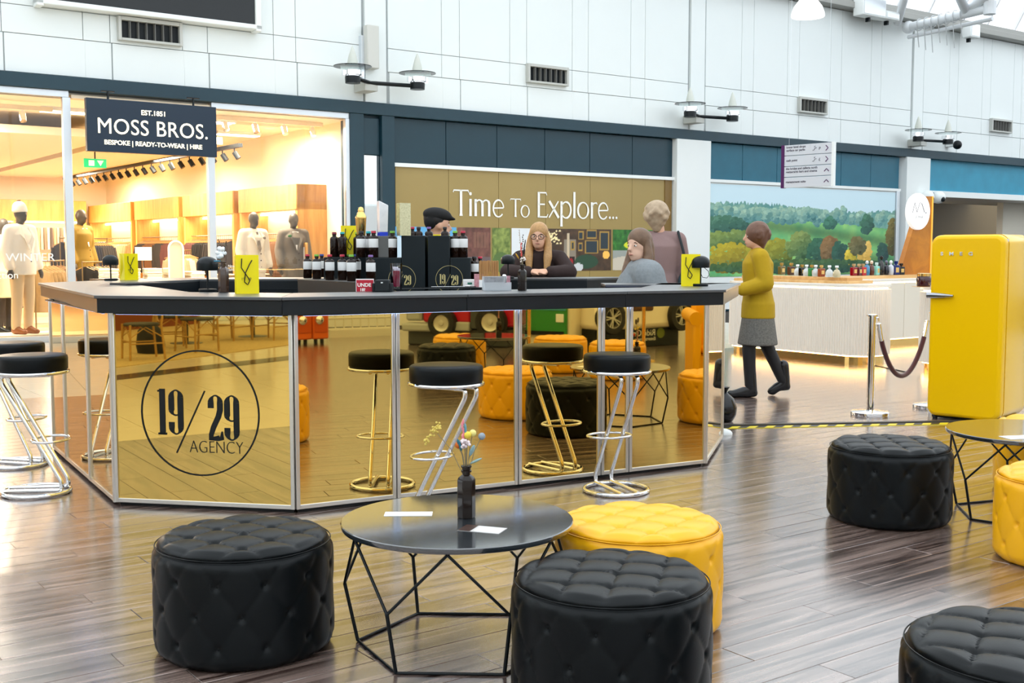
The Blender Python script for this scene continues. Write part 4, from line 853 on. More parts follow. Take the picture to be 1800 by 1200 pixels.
# ------------------------------------------------ wire-legged tables
TBM = mat('black_tabletop', (.020, .026, .032), .14, spec=.8, coat=1); TBM.node_tree.nodes['Principled BSDF'].inputs['Coat IOR'].default_value = 2.0
def table(loc, rz, label):
    t = thing('coffee_table', label, 'table', loc, rz, 'round black coffee tables')
    MB().lathe([(0, .424), (.385, .424), (.408, .432), (.411, .440), (.411, .449), (.408, .452), (0, .452)], 72).build('tabletop', TBM, t, smooth=40)
    rb, rm, rt, zm = .36, .405, .385, .215; hx6 = lambda r, i, o=0: (r*math.cos((i*60+o)*D2R), r*math.sin((i*60+o)*D2R))
    wr = .0052
    for i in range(6):
        a = hx6(rb, i)+(wr,); c = hx6(rm, i)+(zm,); d = hx6(rt, i, 30)+(.424,); e = hx6(rt, i, -30)+(.424,); f2 = hx6(rb, i+1)+(wr,)
        MB().tube([a, c], .0065, 8).build('leg', blackm, t, smooth=50); MB().tube([c, d], wr, 8).build('strut', blackm, t, smooth=50); MB().tube([c, e], wr, 8).build('strut', blackm, t, smooth=50); MB().tube([a, f2], wr, 8).build('floor_rail', blackm, t, smooth=50)
    return t
T0 = table((-.194, 3.975, 0), -2*D2R, 'round black wire-legged table in the front with a vase and two cards'); TT = tree(T0)
dup(T0, (2.73, 5.96, 0), 20*D2R, 'round black wire-legged table cut by the right edge', T=TT)
q = mirr(868, 660); dup(T0, (q.x, q.y, 0), .2, 'round black wire-legged table seen in the mirror before the toy car', T=TT)
pv = at(820, 909, .452); vase(pv, .15, 'dark vase of dried flowers on the front table', FL, 1.18)
vase((2.96, 6.00, .452), .3, 'dark vase of dried flowers on the right table, seen in the mirror', [('ball', -.03, 0, .21, '#b0401c'), ('leaf', .01, 0, .30, '#5a5048'), ('leaf', -.02, .01, .29, '#5a5048'), ('cluster', 0, 0, .26, '#d8c060'), ('spike', .01, 0, .22, '#b87a7a')], 1.18)
vase((q.x-.02, q.y+.08, .452), .3, 'dark vase of dried flowers on the mirrored far table', [('cluster', -.01, 0, .25, '#c88a70'), ('cluster', .02, 0, .27, '#c8a05a'), ('spike', 0, 0, .22, '#b87a7a')], 1.25)
def card(px, py, w, d, rz, label, m):
    o = MB().b(-w/2, w/2, -d/2, d/2, 0, .0008).build('paper_card', m, loc=at(px, py, .4525), rz=rz); return tag(o, label, 'card')
card(718, 903, .172, .065, .02, 'white card lying on the left of the front table', mat('white_card', (.86, .87, .88), .5))
o = card(848, 930, .15, .085, -.35, 'printed leaflet with a dark coloured corner on the front table', mat('pale_leaflet', '#c9c6c4', .4))
MB().b(-.075, -.03, -.0425, .0425, .0009, .0012).build('printed_corner', mat('dark_print', '#3a241c', .4, noise=.9, nscale=50), o); MB().b(-.02, .07, -.03, .03, .0009, .0011).build('printed_field', mat('pale_print', '#dedcda', .4), o)
card(1797, 768, .2, .1, .2, 'white card on the right table at the picture edge', mat('white_card', (0, 0, 0)))
# ------------------------------------------------ chrome bar stools
def smooth_path(pts, k=6):
    P = [Vector(p) for p in pts]; out = [P[0]]
    for i in range(1, len(P)-1):
        a, p, c = P[i-1], P[i], P[i+1]; r = min(.045, (p-a).length*.45, (c-p).length*.45); s0 = p+(a-p).normalized()*r; s1 = p+(c-p).normalized()*r
        for j in range(k+1): t = j/k; out.append(s0*(1-t)**2+p*2*t*(1-t)+s1*t*t)
    return out+[P[-1]]
def stool(loc, rz, label):
    t = thing('bar_stool', label, 'bar stool', loc, rz, 'black and chrome bar stools')
    MB().lathe([(0, .715), (.186, .715), (.193, .723), (.194, .783), (.191, .797), (.181, .804), (.1, .807), (0, .808)], 48).build('seat', leatherk, t, smooth=50)
    MB().tube([(.192*math.cos(2*PI*i/56), .192*math.sin(2*PI*i/56), .706) for i in range(56)], .0105, 10, closed=True).build('seat_ring', chrome, t, smooth=70)
    MB().tube([(.185*math.cos(2*PI*i/56), .185*math.sin(2*PI*i/56), .013) for i in range(56)], .0125, 10, closed=True).build('base_ring', chrome, t, smooth=70)
    for y in (-.052, .052):
        xx = math.sqrt(.185**2-y*y)
        MB().tube(smooth_path([(-xx, y, .020), (xx-.012, y, .026), (xx-.012, y, .075), (-.155, y, .645), (-.155, y, .687), (.12, y, .693)]), .0125, 12).build('leg', chrome, t, smooth=70)
    z = .315; xl = .072
    lp = [(xl-.02, -.06, z)]+[(xl+.115*math.sin(a*D2R)*1.0, -.125*math.cos(a*D2R), z) for a in range(20, 161, 14)]+[(xl-.02, .06, z)]
    lp = [(xl+.02+.10*math.cos(2*PI*i/40), .135*math.sin(2*PI*i/40), z) for i in range(40)]
    MB().tube(lp, .0075, 8, closed=True).build('foot_rest', chrome, t, smooth=70)
    return t
ST = stool((-2.755, 6.50, 0), 2*D2R, 'black and chrome bar stool at the left end, nearest'); TS = tree(ST)
dup(ST, (-3.24, 7.36, 0), -20*D2R, 'black and chrome bar stool at the left edge behind the nearest', T=TS)
dup(ST, (-.345, 5.93, 0), 148*D2R, 'black and chrome bar stool behind the front table vase', T=TS)
dup(ST, (.607, 6.55, 0), 112*D2R, 'black and chrome bar stool at the middle of the mirrored front', T=TS)
# ------------------------------------------------ retro fridge
def rbox(w, d, h, r, n=6, y0=0):     # upright slab: rounded in the x-z outline, soft front edge (front at -y)
    def outline(ins):
        P = []; rr = max(.001, r-ins)
        for cx, cz, a0 in ((w/2-r, r, -90), (w/2-r, h-r, 0), (-w/2+r, h-r, 90), (-w/2+r, r, 180)):
            for k in range(n+1): a = (a0+90*k/n)*D2R; P.append((cx+rr*math.cos(a), cz+rr*math.sin(a)))
        return P
    b = MB(); lay = [(.030, y0), (.016, y0+.004), (.006, y0+.013), (0, y0+.032), (0, y0+d)]; vs = []; N = 4*(n+1)
    for ins, y in lay: vs += [(x, y, z) for x, z in outline(ins)]
    fs = [tuple(range(N))]+[(k*N+i, k*N+(i+1) % N, (k+1)*N+(i+1) % N, (k+1)*N+i) for k in range(len(lay)-1) for i in range(N)]+[tuple((len(lay)-1)*N+i for i in range(N-1, -1, -1))]
    return b.add(vs, fs)
fy = mat('yellow_enamel', '#f2c002', .2, spec=.35)
pl, pr_ = at(1624, 735), at(1752, 748); frz = math.atan2(pr_.y-pl.y, pr_.x-pl.x)
fr = thing('retro_fridge', 'glossy yellow retro fridge with rounded corners and chrome handle', 'fridge', (pl+pr_)/2+Vector((.015, .0, 0)), frz)
rbox(.595, .085, 1.495, .075, 8).build('door', fy, fr, smooth=50, M=T3((0, 0, .03)))
b = MB(); b.M = T3((0, .60, 0)) @ Matrix.Rotation(PI, 4, 'Z'); rbox(.60, .50, 1.50, .08, 8).build('body', fy, fr, smooth=50, M=T3((0, .60, .03)) @ Matrix.Rotation(PI, 4, 'Z'))
MB().b(-.28, .28, .086, .099, .06, 1.50).build('door_seal', mat('grey_seal', (.35, .36, .36), .5), fr, bev=.004)
MB().b(-.27, .27, .06, .55, .012, .03).build('plinth', blackm, fr)
for x in (-.24, .24): MB().lathe([(.02, 0), (.02, .02), (.012, .04)], 12, (x, .05, 0)).lathe([(.02, 0), (.02, .02), (.012, .04)], 12, (x, .52, 0)).build('foot', blackm, fr)
b = MB(); b.loft([(0, 0, 0, .022, .012), (0, 0, .06, .024, .016), (0, 0, .14, .019, .016), (0, 0, .22, .009, .011)], 14)
b.build('handle', mat('dark_chrome', (.36, .37, .4), .18, metal=1), fr, smooth=60, M=T3((-.31, -.022, 1.03)) @ Matrix.Rotation(PI/2, 4, 'Y'))
for i, ch in enumerate('SMEG'): text(ch, 'badge_letter', .040, chrome, fr, T3((-.20+i*.078, -.003, 1.36)), .004, 'CENTER', bold=.0012, xs=1.25)
for z in (1.48, .05): MB().tube([(.285, .088, z-.012), (.285, .088, z+.012)], .012, 10).build('hinge', chrome, fr)
# ------------------------------------------------ stanchion and rope
p = at(1529, 729); so = thing('rope_stanchion', 'chrome stanchion post with a heavy round base near the fridge', 'stanchion', p)
MB().lathe([(.158, 0), (.160, .006), (.160, .028), (.150, .034), (.05, .040), (.03, .046)], 48).build('base', chrome, so, smooth=40)
MB().lathe([(.030, .04), (.030, .845)], 24).build('post', chrome, so, smooth=40); MB().lathe([(.044, .845), (.044, .856), (.03, .862), (0, .862)], 28).build('cap', chrome, so, smooth=40)
MB().tube([(.03, 0, .83), (.05, 0, .83), (.056, .0, .80)], .008, 8).build('hook', chrome, so)
p2 = at(1627, 716); p2 = Vector((p2.x+.05, p2.y, 0)); s2_ = dup(so, p2, 0, 'chrome stanchion post half hidden behind the yellow fridge')
a = Vector((p.x+.056, p.y, .78)); c = Vector((p2.x-.056, p2.y, .78)); P = []
for i in range(25): t = i/24; q = a.lerp(c, t); q.z -= .47*(1-(2*t-1)**2)**.8*1.0; P.append(q)
rp = thing('barrier_rope', 'dark red velvet barrier rope hanging between the stanchions', 'rope', (0, 0, 0))
MB().tube([P[1].lerp(P[2], .5)]+P[2:-2]+[P[-2].lerp(P[-3], .5)], .021, 12).build('rope', mat('dark_red_velvet', '#4a0f16', .7, sheen=.5), rp, smooth=70); MB().tube(P[:2]+[P[1].lerp(P[2], .6)], .019, 12).build('ferrule', chrome, rp, smooth=60); MB().tube([P[-2].lerp(P[-3], .6)]+P[-2:], .019, 12).build('ferrule', chrome, rp, smooth=60)
# hazard tape along a flat cable cover
a, c = at(1262, 752), at(1650, 745); d = c-a; L = d.length
tp = thing('hazard_tape', 'black and yellow striped hazard tape on the floor edge', 'tape', a, math.atan2(d.y, d.x))
MB().b(0, L+.5, -.045, .045, .0, .004).build('tape_base', mat('tape_yellow', '#e6cf2c', .4), tp)
b = MB(); n = int((L+.5)/.145)
for i in range(n): x = i*.145; b.add([(x, -.045, .0046), (x+.072, -.045, .0046), (x+.132, .045, .0046), (x+.06, .045, .0046)], [(0, 1, 2, 3)])
b.build('black_stripes', mat('tape_black', (.012, .012, .012), .4), tp)
tag(MB().b(0, L+.5, .0, .05, 0, .012).build('floor_trim_strip', mat('dark_strip', (.05, .045, .04), .4), loc=a+Vector((0, .075, 0)), rz=math.atan2(d.y, d.x)), 'thin dark floor trim strip just behind the hazard tape', 'floor strip')
# tied black bag and white foot at the bar's right corner
p = at(1268, 742); g = thing('rubbish_bag', 'small tied black sack on the floor at the right end of the bar', 'bag', p+Vector((.03, .05, 0)))
MB().lathe([(0, 0), (.07, .005), (.10, .06), (.105, .12), (.08, .19), (.03, .235), (.02, .245)], 18).build('sack', mat('black_plastic', (.006, .007, .008), .22, bump=1, nscale=30), g, smooth=60)
MB().lathe([(.02, .24), (.03, .26), (.045, .285), (.02, .29)], 12).build('knot', MC['black_plastic'], g, smooth=50)
p = at(1262, 766); g = thing('banner_foot', 'small white plastic foot on the floor beside the black sack', 'stand foot', p+Vector((.05, .08, 0)))
MB().lathe([(.075, 0), (.075, .012), (.06, .03), (.03, .042), (0, .044)], 20, sx=1, sy=.7).build('foot', white, g, smooth=50); MB().tube([(-.01, 0, .04), (-.015, 0, .2)], .012, 8).build('pole', blackm, g)
# ------------------------------------------------ perfume stand: fluted counters, gold plinth, lit edges
flm = mat('fluted_ivory', '#e9e0d2', .45); ivory = mat('ivory_panel', '#e4dccb', .4); warmled = mat('warm_led', (1, .8, .5), .5, em=(1, .66, .26), es=13)
def stadium(s0, s1, n0, n1, r, k=7):  # rounded plan outline, in facade coordinates
    P = []
    for cs, cn, a0 in ((s1-r, n0+r, -90), (s1-r, n1-r, 0), (s0+r, n1-r, 90), (s0+r, n0+r, 180)):
        for i in range(k+1): a = (a0+90*i/k)*D2R; P.append((cs+r*math.cos(a), cn+r*math.sin(a)))
    return P
def flutes(P, pitch=.036):
    out = []; L = 0; n = len(P)
    pts = [Vector(p) for p in P]
    per = []
    for i in range(n):
        a, c = pts[i], pts[(i+1) % n]; m = max(1, int((c-a).length/(pitch/6)))
        for k in range(m): per.append(a.lerp(c, k/m))
    tot = 0; m = len(per)
    for i in range(m):
        t = (per[(i+1) % m]-per[i-1]).normalized(); nn = Vector((t.y, -t.x)); out.append(per[i]+nn*(.013*abs(math.sin(PI*tot/pitch)))); tot += (per[(i+1) % m]-per[i]).length
    return [tuple(p) for p in out]
def counter(P, label, h=1.0):
    t = thing('fluted_counter', label, 'counter', (0, 0, 0), ANG, 'ivory perfume counters'); V = [Vector(p) for p in P]
    ins = lambda w: [tuple(p) for p in inset(V, w)]
    MB().prism(ins(.055), 0, .10).build('gold_plinth', brass, t)
    MB().prism(flutes(P), .12, h-.075).build('fluted_front', flm, t)
    MB().prism(ins(.03), h-.075, h-.05).build('light_strip', warmled, t)
    MB().prism(ins(.03), .105, .119).build('light_strip', warmled, t)
    MB().prism(ins(-.01), h-.05, h-.01).build('worktop', mat('white_stone', '#eee8dc', .25), t, bev=.004)
    return t
q1 = at(1500, 643); q0 = at(1272, 620); s1 = q1.dot(UF); 
print('counter s,n', q1.dot(UF), q1.dot(NF), q0.dot(UF), q0.dot(NF))
SF = (q1.dot(UF)+q0.dot(UF))/2; NE, NFAR = q1.dot(NF)-.12, q0.dot(NF)+.05
Pc1 = stadium(SF, SF+.72, NE, NFAR, .30); counter(Pc1, 'ivory fluted perfume counter with gold plinth, behind the walking woman')
q3 = at(1603, 652); s3, n3 = q3.dot(UF), q3.dot(NF); print('c3', s3, n3)
Pc3 = stadium(SF, SF+.72, n3-1.6, n3+.02, .30); counter(Pc3, 'ivory fluted perfume counter half hidden behind the fridge')
t = thing('back_counter', 'plain ivory panelled perfume counter at the back with gold plinth', 'counter', (0, 0, 0), ANG)
qb = at(1550, 611); nb = qb.dot(NF); e0, e1 = SF+.75, SF+5.2
MB().b(e0, e1, nb+.06, nb+.6, 0, .10).build('gold_plinth', brass, t)
for i in range(6): MB().b(e0+(e1-e0)*i/6+.004, e0+(e1-e0)*(i+1)/6-.004, nb, nb+.6, .12, .93).build('front_panel', ivory, t, bev=.003)
MB().b(e0, e1, nb+.03, nb+.58, .93, .95).build('light_strip', warmled, t); MB().b(e0, e1, nb+.03, nb+.58, .105, .119).build('light_strip', warmled, t); MB().b(e0, e1, nb-.01, nb+.62, .95, .99).build('worktop', MC['white_stone'], t, bev=.004)
riser = woodmat('oak_riser', '#c99a5c', '#e0b67c', rough=.4, sc=(1, 8, 8), rnd=.05)
t = thing('display_riser', 'oak two-step riser on the front perfume counter', 'riser', F(SF+.36, (NE+NFAR)/2+.1, .99), ANG)
MB().b(-.24, .24, -.95, .95, 0, .035).build('lower_step', riser, t, bev=.003); MB().b(-.14, .16, -.85, .9, .036, .075).build('upper_step', riser, t, bev=.003)
ztop1 = .99+.076
t = thing('display_riser', 'long low oak riser on the back perfume counter', 'riser', F((e0+e1)/2+.1, nb+.32, .99), ANG)
MB().b(-1.9, 1.6, -.15, .15, 0, .045).build('step', riser, t, bev=.003)
def perfume(p, kind, col, capc, label, sc=1.0, tall=1.0, clear=False):
    t = thing('perfume_bottle', label, 'perfume', p, ANG+rng.uniform(-.2, .2), 'perfume bottles on the ivory counters', sc)
    m = mat('perfume_'+col, col, .05, coat=.5, trans=.35 if clear else 0); cm = mat('pcap_'+capc, capc, .15, metal=.4)
    if kind == 'square': MB().b(-.042, .042, -.025, .025, 0, .10*tall).build('flacon', m, t, bev=.006); MB().lathe([(.012, .10*tall), (.012, .112*tall)], 12).b(-.018, .018, -.014, .014, .112*tall, .14*tall).build('cap', cm, t, bev=.002); MB().b(-.024, .024, -.027, -.0255, .03, .075*tall).build('paper_label', mat('gold_label', '#d8b46a', .4), t)
    elif kind == 'flask': MB().lathe([(0, 0), (.04, .002), (.044, .02), (.044, .06), (.03, .085), (.014, .095), (.014, .115)], 18).build('flacon', m, t, smooth=50); MB().lathe([(.02, .115), (.022, .135), (.018, .14), (0, .14)], 14).build('cap', cm, t, smooth=50)
    else: MB().lathe([(0, 0), (.03, .002), (.036, .04), (.034, .10*tall), (.02, .12*tall), (.012, .125*tall), (.012, .135*tall)], 18).build('flacon', m, t, smooth=50); MB().ell((0, 0, .155*tall), (.02, .02, .024)).build('cap', cm, t, smooth=60)
for px, k, col, cc, lab, cl in ((1374, 'square', '#6a5a2a', '#b8924a', 'smoky square perfume bottle nearest the walking woman', 0), (1391, 'square', '#4a2a14', '#b8924a', 'brown square perfume bottle, second on the front counter', 0), (1402, 'flask', '#dfe6e8', '#eceff0', 'clear flask third on the front counter', 1), (1410, 'square', '#1a1408', '#b8924a', 'black square perfume bottle with gold label', 0), (1418, 'flask', '#dfe6e8', '#eceff0', 'clear flask left of the green bottle', 1), (1427, 'square', '#0c7a34', '#b8924a', 'green square perfume bottle on the front counter', 0), (1434, 'flask', '#d6dfe2', '#eceff0', 'clear flask right behind the green bottle', 1), (1444, 'square', '#8a3a10', '#d8b46a', 'amber square perfume bottle on the front counter', 0), (1458, 'flask', '#dfe6e8', '#eceff0', 'clear flask second from the right of the front counter', 1), (1471, 'flask', '#d8cda8', '#eceff0', 'clear flask rightmost on the front counter', 1)):
    f0 = (px-1374)/97; n_ = NE+1.95-1.5*f0; r = ray(px, 470); k_ = n_/r.dot(NF); pp = Vector((r.x*k_, r.y*k_, ztop1)); perfume(pp, k, col, cc, lab, 1.18 if px < 1400 else 1.05, 1.0, cl)
for px, k, col, cc, lab, tl, cl in ((1501, 'square', '#8c0f1c', '#c8a878', 'red square perfume bottle, leftmost on the back counter', 1, 0), (1510, 'square', '#5a0c18', '#c8a878', 'dark red square perfume bottle second on the back counter', 1, 0), (1517, 'square', '#c0101c', '#c8a878', 'bright red square perfume bottle on the back counter', 1, 0), (1524, 'round', '#3a7ea8', '#d0d4d8', 'blue slim perfume bottle on the back counter', 1, 0), (1532, 'round', '#5a2a10', '#e8c8b0', 'brown slim perfume bottle on the back counter', 1, 0), (1541, 'square', '#8fd8cc', '#d8eee8', 'mint green perfume bottle on the back counter', 1.1, 0), (1549, 'round', '#14100c', '#14100c', 'tall black perfume bottle with ball stopper', 1.35, 0), (1558, 'round', '#0c0e1c', '#6a6a7a', 'dark round perfume bottle on the back counter', 1, 0), (1566, 'round', '#c8ccd4', '#e4e6ea', 'silver perfume bottle on the back counter', 1, 0), (1575, 'square', '#12246a', '#12246a', 'tall navy perfume bottle on the back counter', 1.2, 0), (1584, 'square', '#120c0c', '#2a1c14', 'black square perfume bottle, rightmost on the back counter', 1, 0)):
    r = ray(px, 470); k_ = (nb+.32)/r.dot(NF); perfume(Vector((r.x*k_, r.y*k_, 1.036)), k, col, cc, lab, 1.22, tl, cl)
r = ray(1624, 490); k_ = (n3-.3)/r.dot(NF); pp = Vector((r.x*k_, r.y*k_, .992))
t = thing('candle_jar', 'dark red glass candle jar on the counter behind the fridge', 'candle', pp); MB().lathe([(0, 0), (.07, 0), (.08, .03), (.08, .09), (.07, .12), (.062, .12)], 24).build('jar', mat('dark_red_glass', '#3a0a12', .08, coat=.5), t, smooth=50); MB().lathe([(.06, .121), (.075, .121), (.075, .150), (.06, .155)], 24).build('lid', brass, t, smooth=50)
MB().b(-.1, .1, -.1, .1, -.004, 0).build('coaster', riser, t, M=T3((0, 0, .0045)))
# wooden fin with the round sign
r0, r1 = ray(1583, 485), ray(1640, 340); nn = nb+.35
def fp(x, y): s, z = atf(x, y, nn); return (s, z)
P = [fp(1580, 487), fp(1634, 487), fp(1640, 345), fp(1622, 345)]; b = MB(); vs = [(s, nn, z) for s, z in P]+[(s, nn+.08, z) for s, z in P]; P0z = fp(1600, 487)
b.add(vs, [(0, 1, 2, 3), (7, 6, 5, 4), (0, 4, 5, 1), (1, 5, 6, 2), (2, 6, 7, 3), (3, 7, 4, 0)])
cps = woodmat('copper_sheet', '#b06a10', '#c9801c', rough=.3, sc=(2, 2, 2), rnd=.02); fin = thing('copper_fin', 'tall slanted copper coloured fin rising from the back counter', 'sign post', (0, 0, 0), ANG)
b.build('fin', cps, fin); s, z = P[1]; MB().b(s-.0, s+.03, nn-.01, nn+.09, P[1][1], P[2][1]).build('lit_edge', mat('fin_edge', '#e6a43a', .3, em='#ffb84a', es=.6), fin)
MB().b(P[0][0]+.1, P[1][0]-.02, nn, nn+.08, .99+.0, P[0][1]+.01).build('fin_foot', cps, fin)
s, z = fp(1608, 372); rs = thing('round_sign', 'white round hanging sign with a thin monogram on the copper fin', 'sign', F(s, nn-.05, z), ANG)
b = MB(); b.M = Matrix.Rotation(PI/2, 4, 'X'); b.lathe([(0, -.03), (.27, -.03), (.275, -.02), (.275, .02), (.27, .03), (0, .03)], 48); b.build('disc', mat('lit_white', (.9, .9, .9), .4, em=(1, 1, 1), es=.35), rs, smooth=40)
b = MB(); b.strokes([([(-.17, -.04), (-.12, .11), (-.06, -.03), (.0, .10)], [.004, .008, .008, .003]), ([(.05, .11), (.13, -.03)], .006), ([(.0, .10), (.03, .12)], .003), (arc(.165, -.035, .006, .006, 0, 360, 8), .006)], .002); b.build('monogram', mat('grey_ink', (.2, .18, .18), .5), rs, M=T3((0, -.031, .02)))
text('JE MAR', 'lettering', .055, mat('pale_ink', (.5, .48, .47), .5), rs, T3((0, -.031, -.10)), .001, 'CENTER', 1.15)
t = thing('security_camera', 'pair of white spotlight cameras with dark lenses above the round sign', 'camera', F(*[atf(1636, 346, NW-.3)[0]], NW-.3, atf(1636, 346, NW-.3)[1]), ANG)
for dx in (-.16, .34): MB().ell((dx, 0, 0), (.20, .18, .17), 18, 12).build('housing', white, t, smooth=60); MB().ell((dx-.02, -.15, -.06), (.07, .06, .07)).build('lens', blackm, t, smooth=60)
MB().b(.02, .14, .0, .28, -.03, .12).build('bracket', blackm, t)
cb = thing('power_cable', 'thin red and black power cable on the floor by the perfume counter', 'cable', (0, 0, 0))
pa, pb2, pc2 = at(1497, 637), at(1530, 641), at(1600, 656); MB().tube([pa+Vector((0, 0, .006)), pb2+Vector((0, 0, .006))], .006, 6).build('red_lead', mat('red_lead', '#b0281c', .5), cb); MB().tube([pb2+Vector((0, 0, .006)), pc2+Vector((0, 0, .006))], .006, 6).build('black_lead', blackm, cb)
# ------------------------------------------------ hanging direction sign
YS = 15.5; a, c = aty(1375, 290, YS), aty(1467, 290, YS-.55); d = c-a; L = math.hypot(d.x, d.y)
ws = thing('direction_sign', 'silver hanging direction sign with purple edge and four rows of arrows', 'sign', (a.x, a.y, 0), math.atan2(d.y, d.x))
zt, zb = aty(1375, 256, YS).z, aty(1375, 331, YS).z; hh = zt-zb; purple = mat('purple_edge', '#4a0f52', .4); ink = mat('sign_ink', '#3a3444', .5); sil = mat('silver_board', (.60, .63, .68), .35)
MB().b(0, .045, -.03, .03, zb, zt).build('purple_edge', purple, ws); MB().b(L-.03, L, -.03, .03, zb, zt).build('white_edge', white, ws)
for i in range(4):
    z1 = zt-hh*i/4; z0 = zt-hh*(i+1)/4; MB().b(.047, L-.032, -.025, .025, z0+.004, z1-.004).build('sign_slat', sil, ws, bev=.002)
    txt = ['lower level shops\nsurface car parks', 'cash point', 'the bridge and galleria north\nrestaurants bars and cinema', 'management suite'][i]
    text(txt, 'lettering', .042, ink, ws, T3((.075, -.026, z0+(.098 if '\n' in txt else .065))), .0008, sp=.98, bold=.0006)
    zc = (z0+z1)/2; s = .034; x = L-.10
    st = [([(x-s*.5, zc+s), (x+s*.5, zc), (x-s*.5, zc-s)], .006)] if i < 2 else [([(x-s, zc-s*.5), (x, zc+s*.5), (x+s, zc-s*.5)], .006)]
    MB().strokes(st, .002).build('arrow', purple, ws, M=T3((0, -.026, 0)))
    if i < 2: text('P' if i == 0 else '£', 'lettering', .055, ink, ws, T3((L-.22, -.026, zc-.02)), .0008); MB().strokes([([(L-.31, zc-.02), (L-.29, zc-.02), (L-.27, zc+.01), (L-.25, zc+.01)], .003), ([(L-.285, zc+.02), (L-.27, zc+.035)], .003)], .002).build('pictogram', ink, ws, M=T3((0, -.026, 0)))
for x in (.1, L-.1): MB().tube([(x, 0, zt), (x, 0, 12.0)], .0015, 5).build('suspension_wire', silver, ws)
# ------------------------------------------------ pendant lamp, roof tubes and cabinets
p = aty(1420, 30, 15.0); t = thing('pendant_lamp', 'white glowing dome pendant lamp at the top of the picture', 'pendant lamp', p)
MB().lathe([(.205, 0), (.215, .01), (.21, .05), (.18, .13), (.12, .21), (.06, .26), (.04, .30), (0, .30)], 36, caps=False).build('dome_shade', mat('milk_glass', (.9, .9, .88), .3, em=(1, .97, .9), es=.6), t, smooth=60)
MB().ell((0, 0, .05), (.13, .13, .06)).build('bulb', mat('bulb', (1, 1, 1), .5, em=(1, .95, .85), es=4), t, smooth=60); MB().tube([(0, 0, .3), (0, 0, 11)], .008, 6).build('cord', white, t)
steel = mat('white_tube_steel', (.74, .77, .80), .35); n1 = 18.0
def R3(px, py, n): s, z = atf(px, py, n); return F(s, n, z)
rt = thing('roof_truss', 'white tubular roof truss springing from the wall head at upper right', 'truss', (0, 0, 0)); J = R3(1597, 48, 18.0)
J2 = R3(1740, 14, 15.5)
MB().tube([J, J2], .11, 16).build('main_tube', steel, rt, smooth=60); MB().tube([J+Vector((0, 0, -.25)), R3(1745, 33, 15.6)], .05, 10).build('lower_tube', steel, rt, smooth=60)
MB().tube([R3(1578, 40, 18.0), R3(1600, -40, 16.9)], .10, 14).build('strut', steel, rt, smooth=60); MB().tube([R3(1698, 20, 16.2), R3(1672, -40, 15.5)], .11, 14).build('strut', steel, rt, smooth=60); MB().tube([R3(1700, 20, 16.2), R3(1760, -30, 15.0)], .13, 14).build('strut', steel, rt, smooth=60)
MB().ell(J, (.16, .16, .16), 16, 10).build('node', steel, rt, smooth=60); MB().lathe([(.14, -.15), (.15, .15)], 14, J2).build('end_plate', steel, rt)
for i in range(7):
    q = J.lerp(J2, .12+i*.09); ax = (J2-J).normalized(); o_ = ax.orthogonal().normalized(); w_ = ax.cross(o_)
    MB().tube([q+(o_*math.cos(a*D2R)+w_*math.sin(a*D2R))*.14+ax*(a/360*.12) for a in range(0, 340, 20)]+[q+Vector((.05, 0, -.55-.1*(i % 3)))], .012, 5).build('cable_loop', mat('pale_cable', (.5, .52, .53), .5), rt)
for px, py, w, h, lab in ((1520, 16, .9, .45, 'white floodlight box left of the roof truss'), (1552, 31, .55, .2, 'small white junction box left of the roof truss'), (1697, 57, .45, .35, 'small white box on the gutter right of the roof truss')):
    s, z = atf(px, py, 18.0); t = thing('gutter_box', lab, 'box', F(s, 17.9, z), ANG); MB().b(-w/2, w/2, -.2, .1, -h/2, h/2).build('box', white, t, bev=.02); MB().b(-w/2+.04, w/2-.04, -.21, -.2, -h/2+.04, h/2-.04).build('cover', silver, t)
    MB().b(-.03, .03, -.05, .05, -h/2-.1, -h/2).build('bracket', blackm, t)
# ------------------------------------------------ what the mirror panels show: seating and rides beyond the camera
def chairR(loc, rz, label):
    t = thing('rattan_chair', label, 'chair', loc, rz, 'rattan bistro chairs'); ca = mat('rattan_cane', '#b08a48', .45); wv = mat('woven_black', (.03, .03, .028), .6, bump=.8, nscale=90)
    for x in (-.20, .20):
        MB().tube([(x, -.2, 0), (x*.95, -.19, .46)], .015, 8).build('leg', ca, t, smooth=50); MB().tube([(x, .24, 0), (x*.95, .2, .46), (x*.9, .26, .84)], .015, 8).build('leg', ca, t, smooth=50)
        MB().tube([(x, -.2, .22), (x, .22, .22)], .010, 6).build('stretcher', ca, t); MB().tube([(x, -.19, .3), (x*.98, 0, .43), (x, .21, .3)], .008, 6).build('brace', ca, t)
    MB().tube([(-.2, -.2, .25), (.2, -.2, .25)], .010, 6).build('stretcher', ca, t); MB().tube([(-.2, -.2, .28), (0, -.2, .43), (.2, -.2, .28)], .008, 6).build('brace', ca, t)
    MB().lathe([(0, .44), (.23, .44), (.235, .46), (.22, .475), (0, .475)], 24, sy=.95).build('seat', wv, t, smooth=40)
    MB().tube([(-.19, .24, .78), (-.12, .26, .92), (0, .27, .96), (.12, .26, .92), (.19, .24, .78)], .015, 8).build('back_frame', ca, t, smooth=60); MB().b(-.16, .16, .245, .26, .55, .88).build('backrest', wv, t, bev=.01)
    MB().tube([(-.12, .235, .56), (-.08, .23, .50), (0, .23, .48), (.08, .23, .50), (.12, .235, .56)], .010, 6).build('back_hoop', ca, t)
    return t
def mB(x, y): return mirr(x, y, PB_, PC)
qa = mB(250, 632); qdir = ANG
K0 = chairR((qa.x, qa.y, 0), qdir+PI, 'rattan chair nearest in the corner panel reflection'); TK = tree(K0)
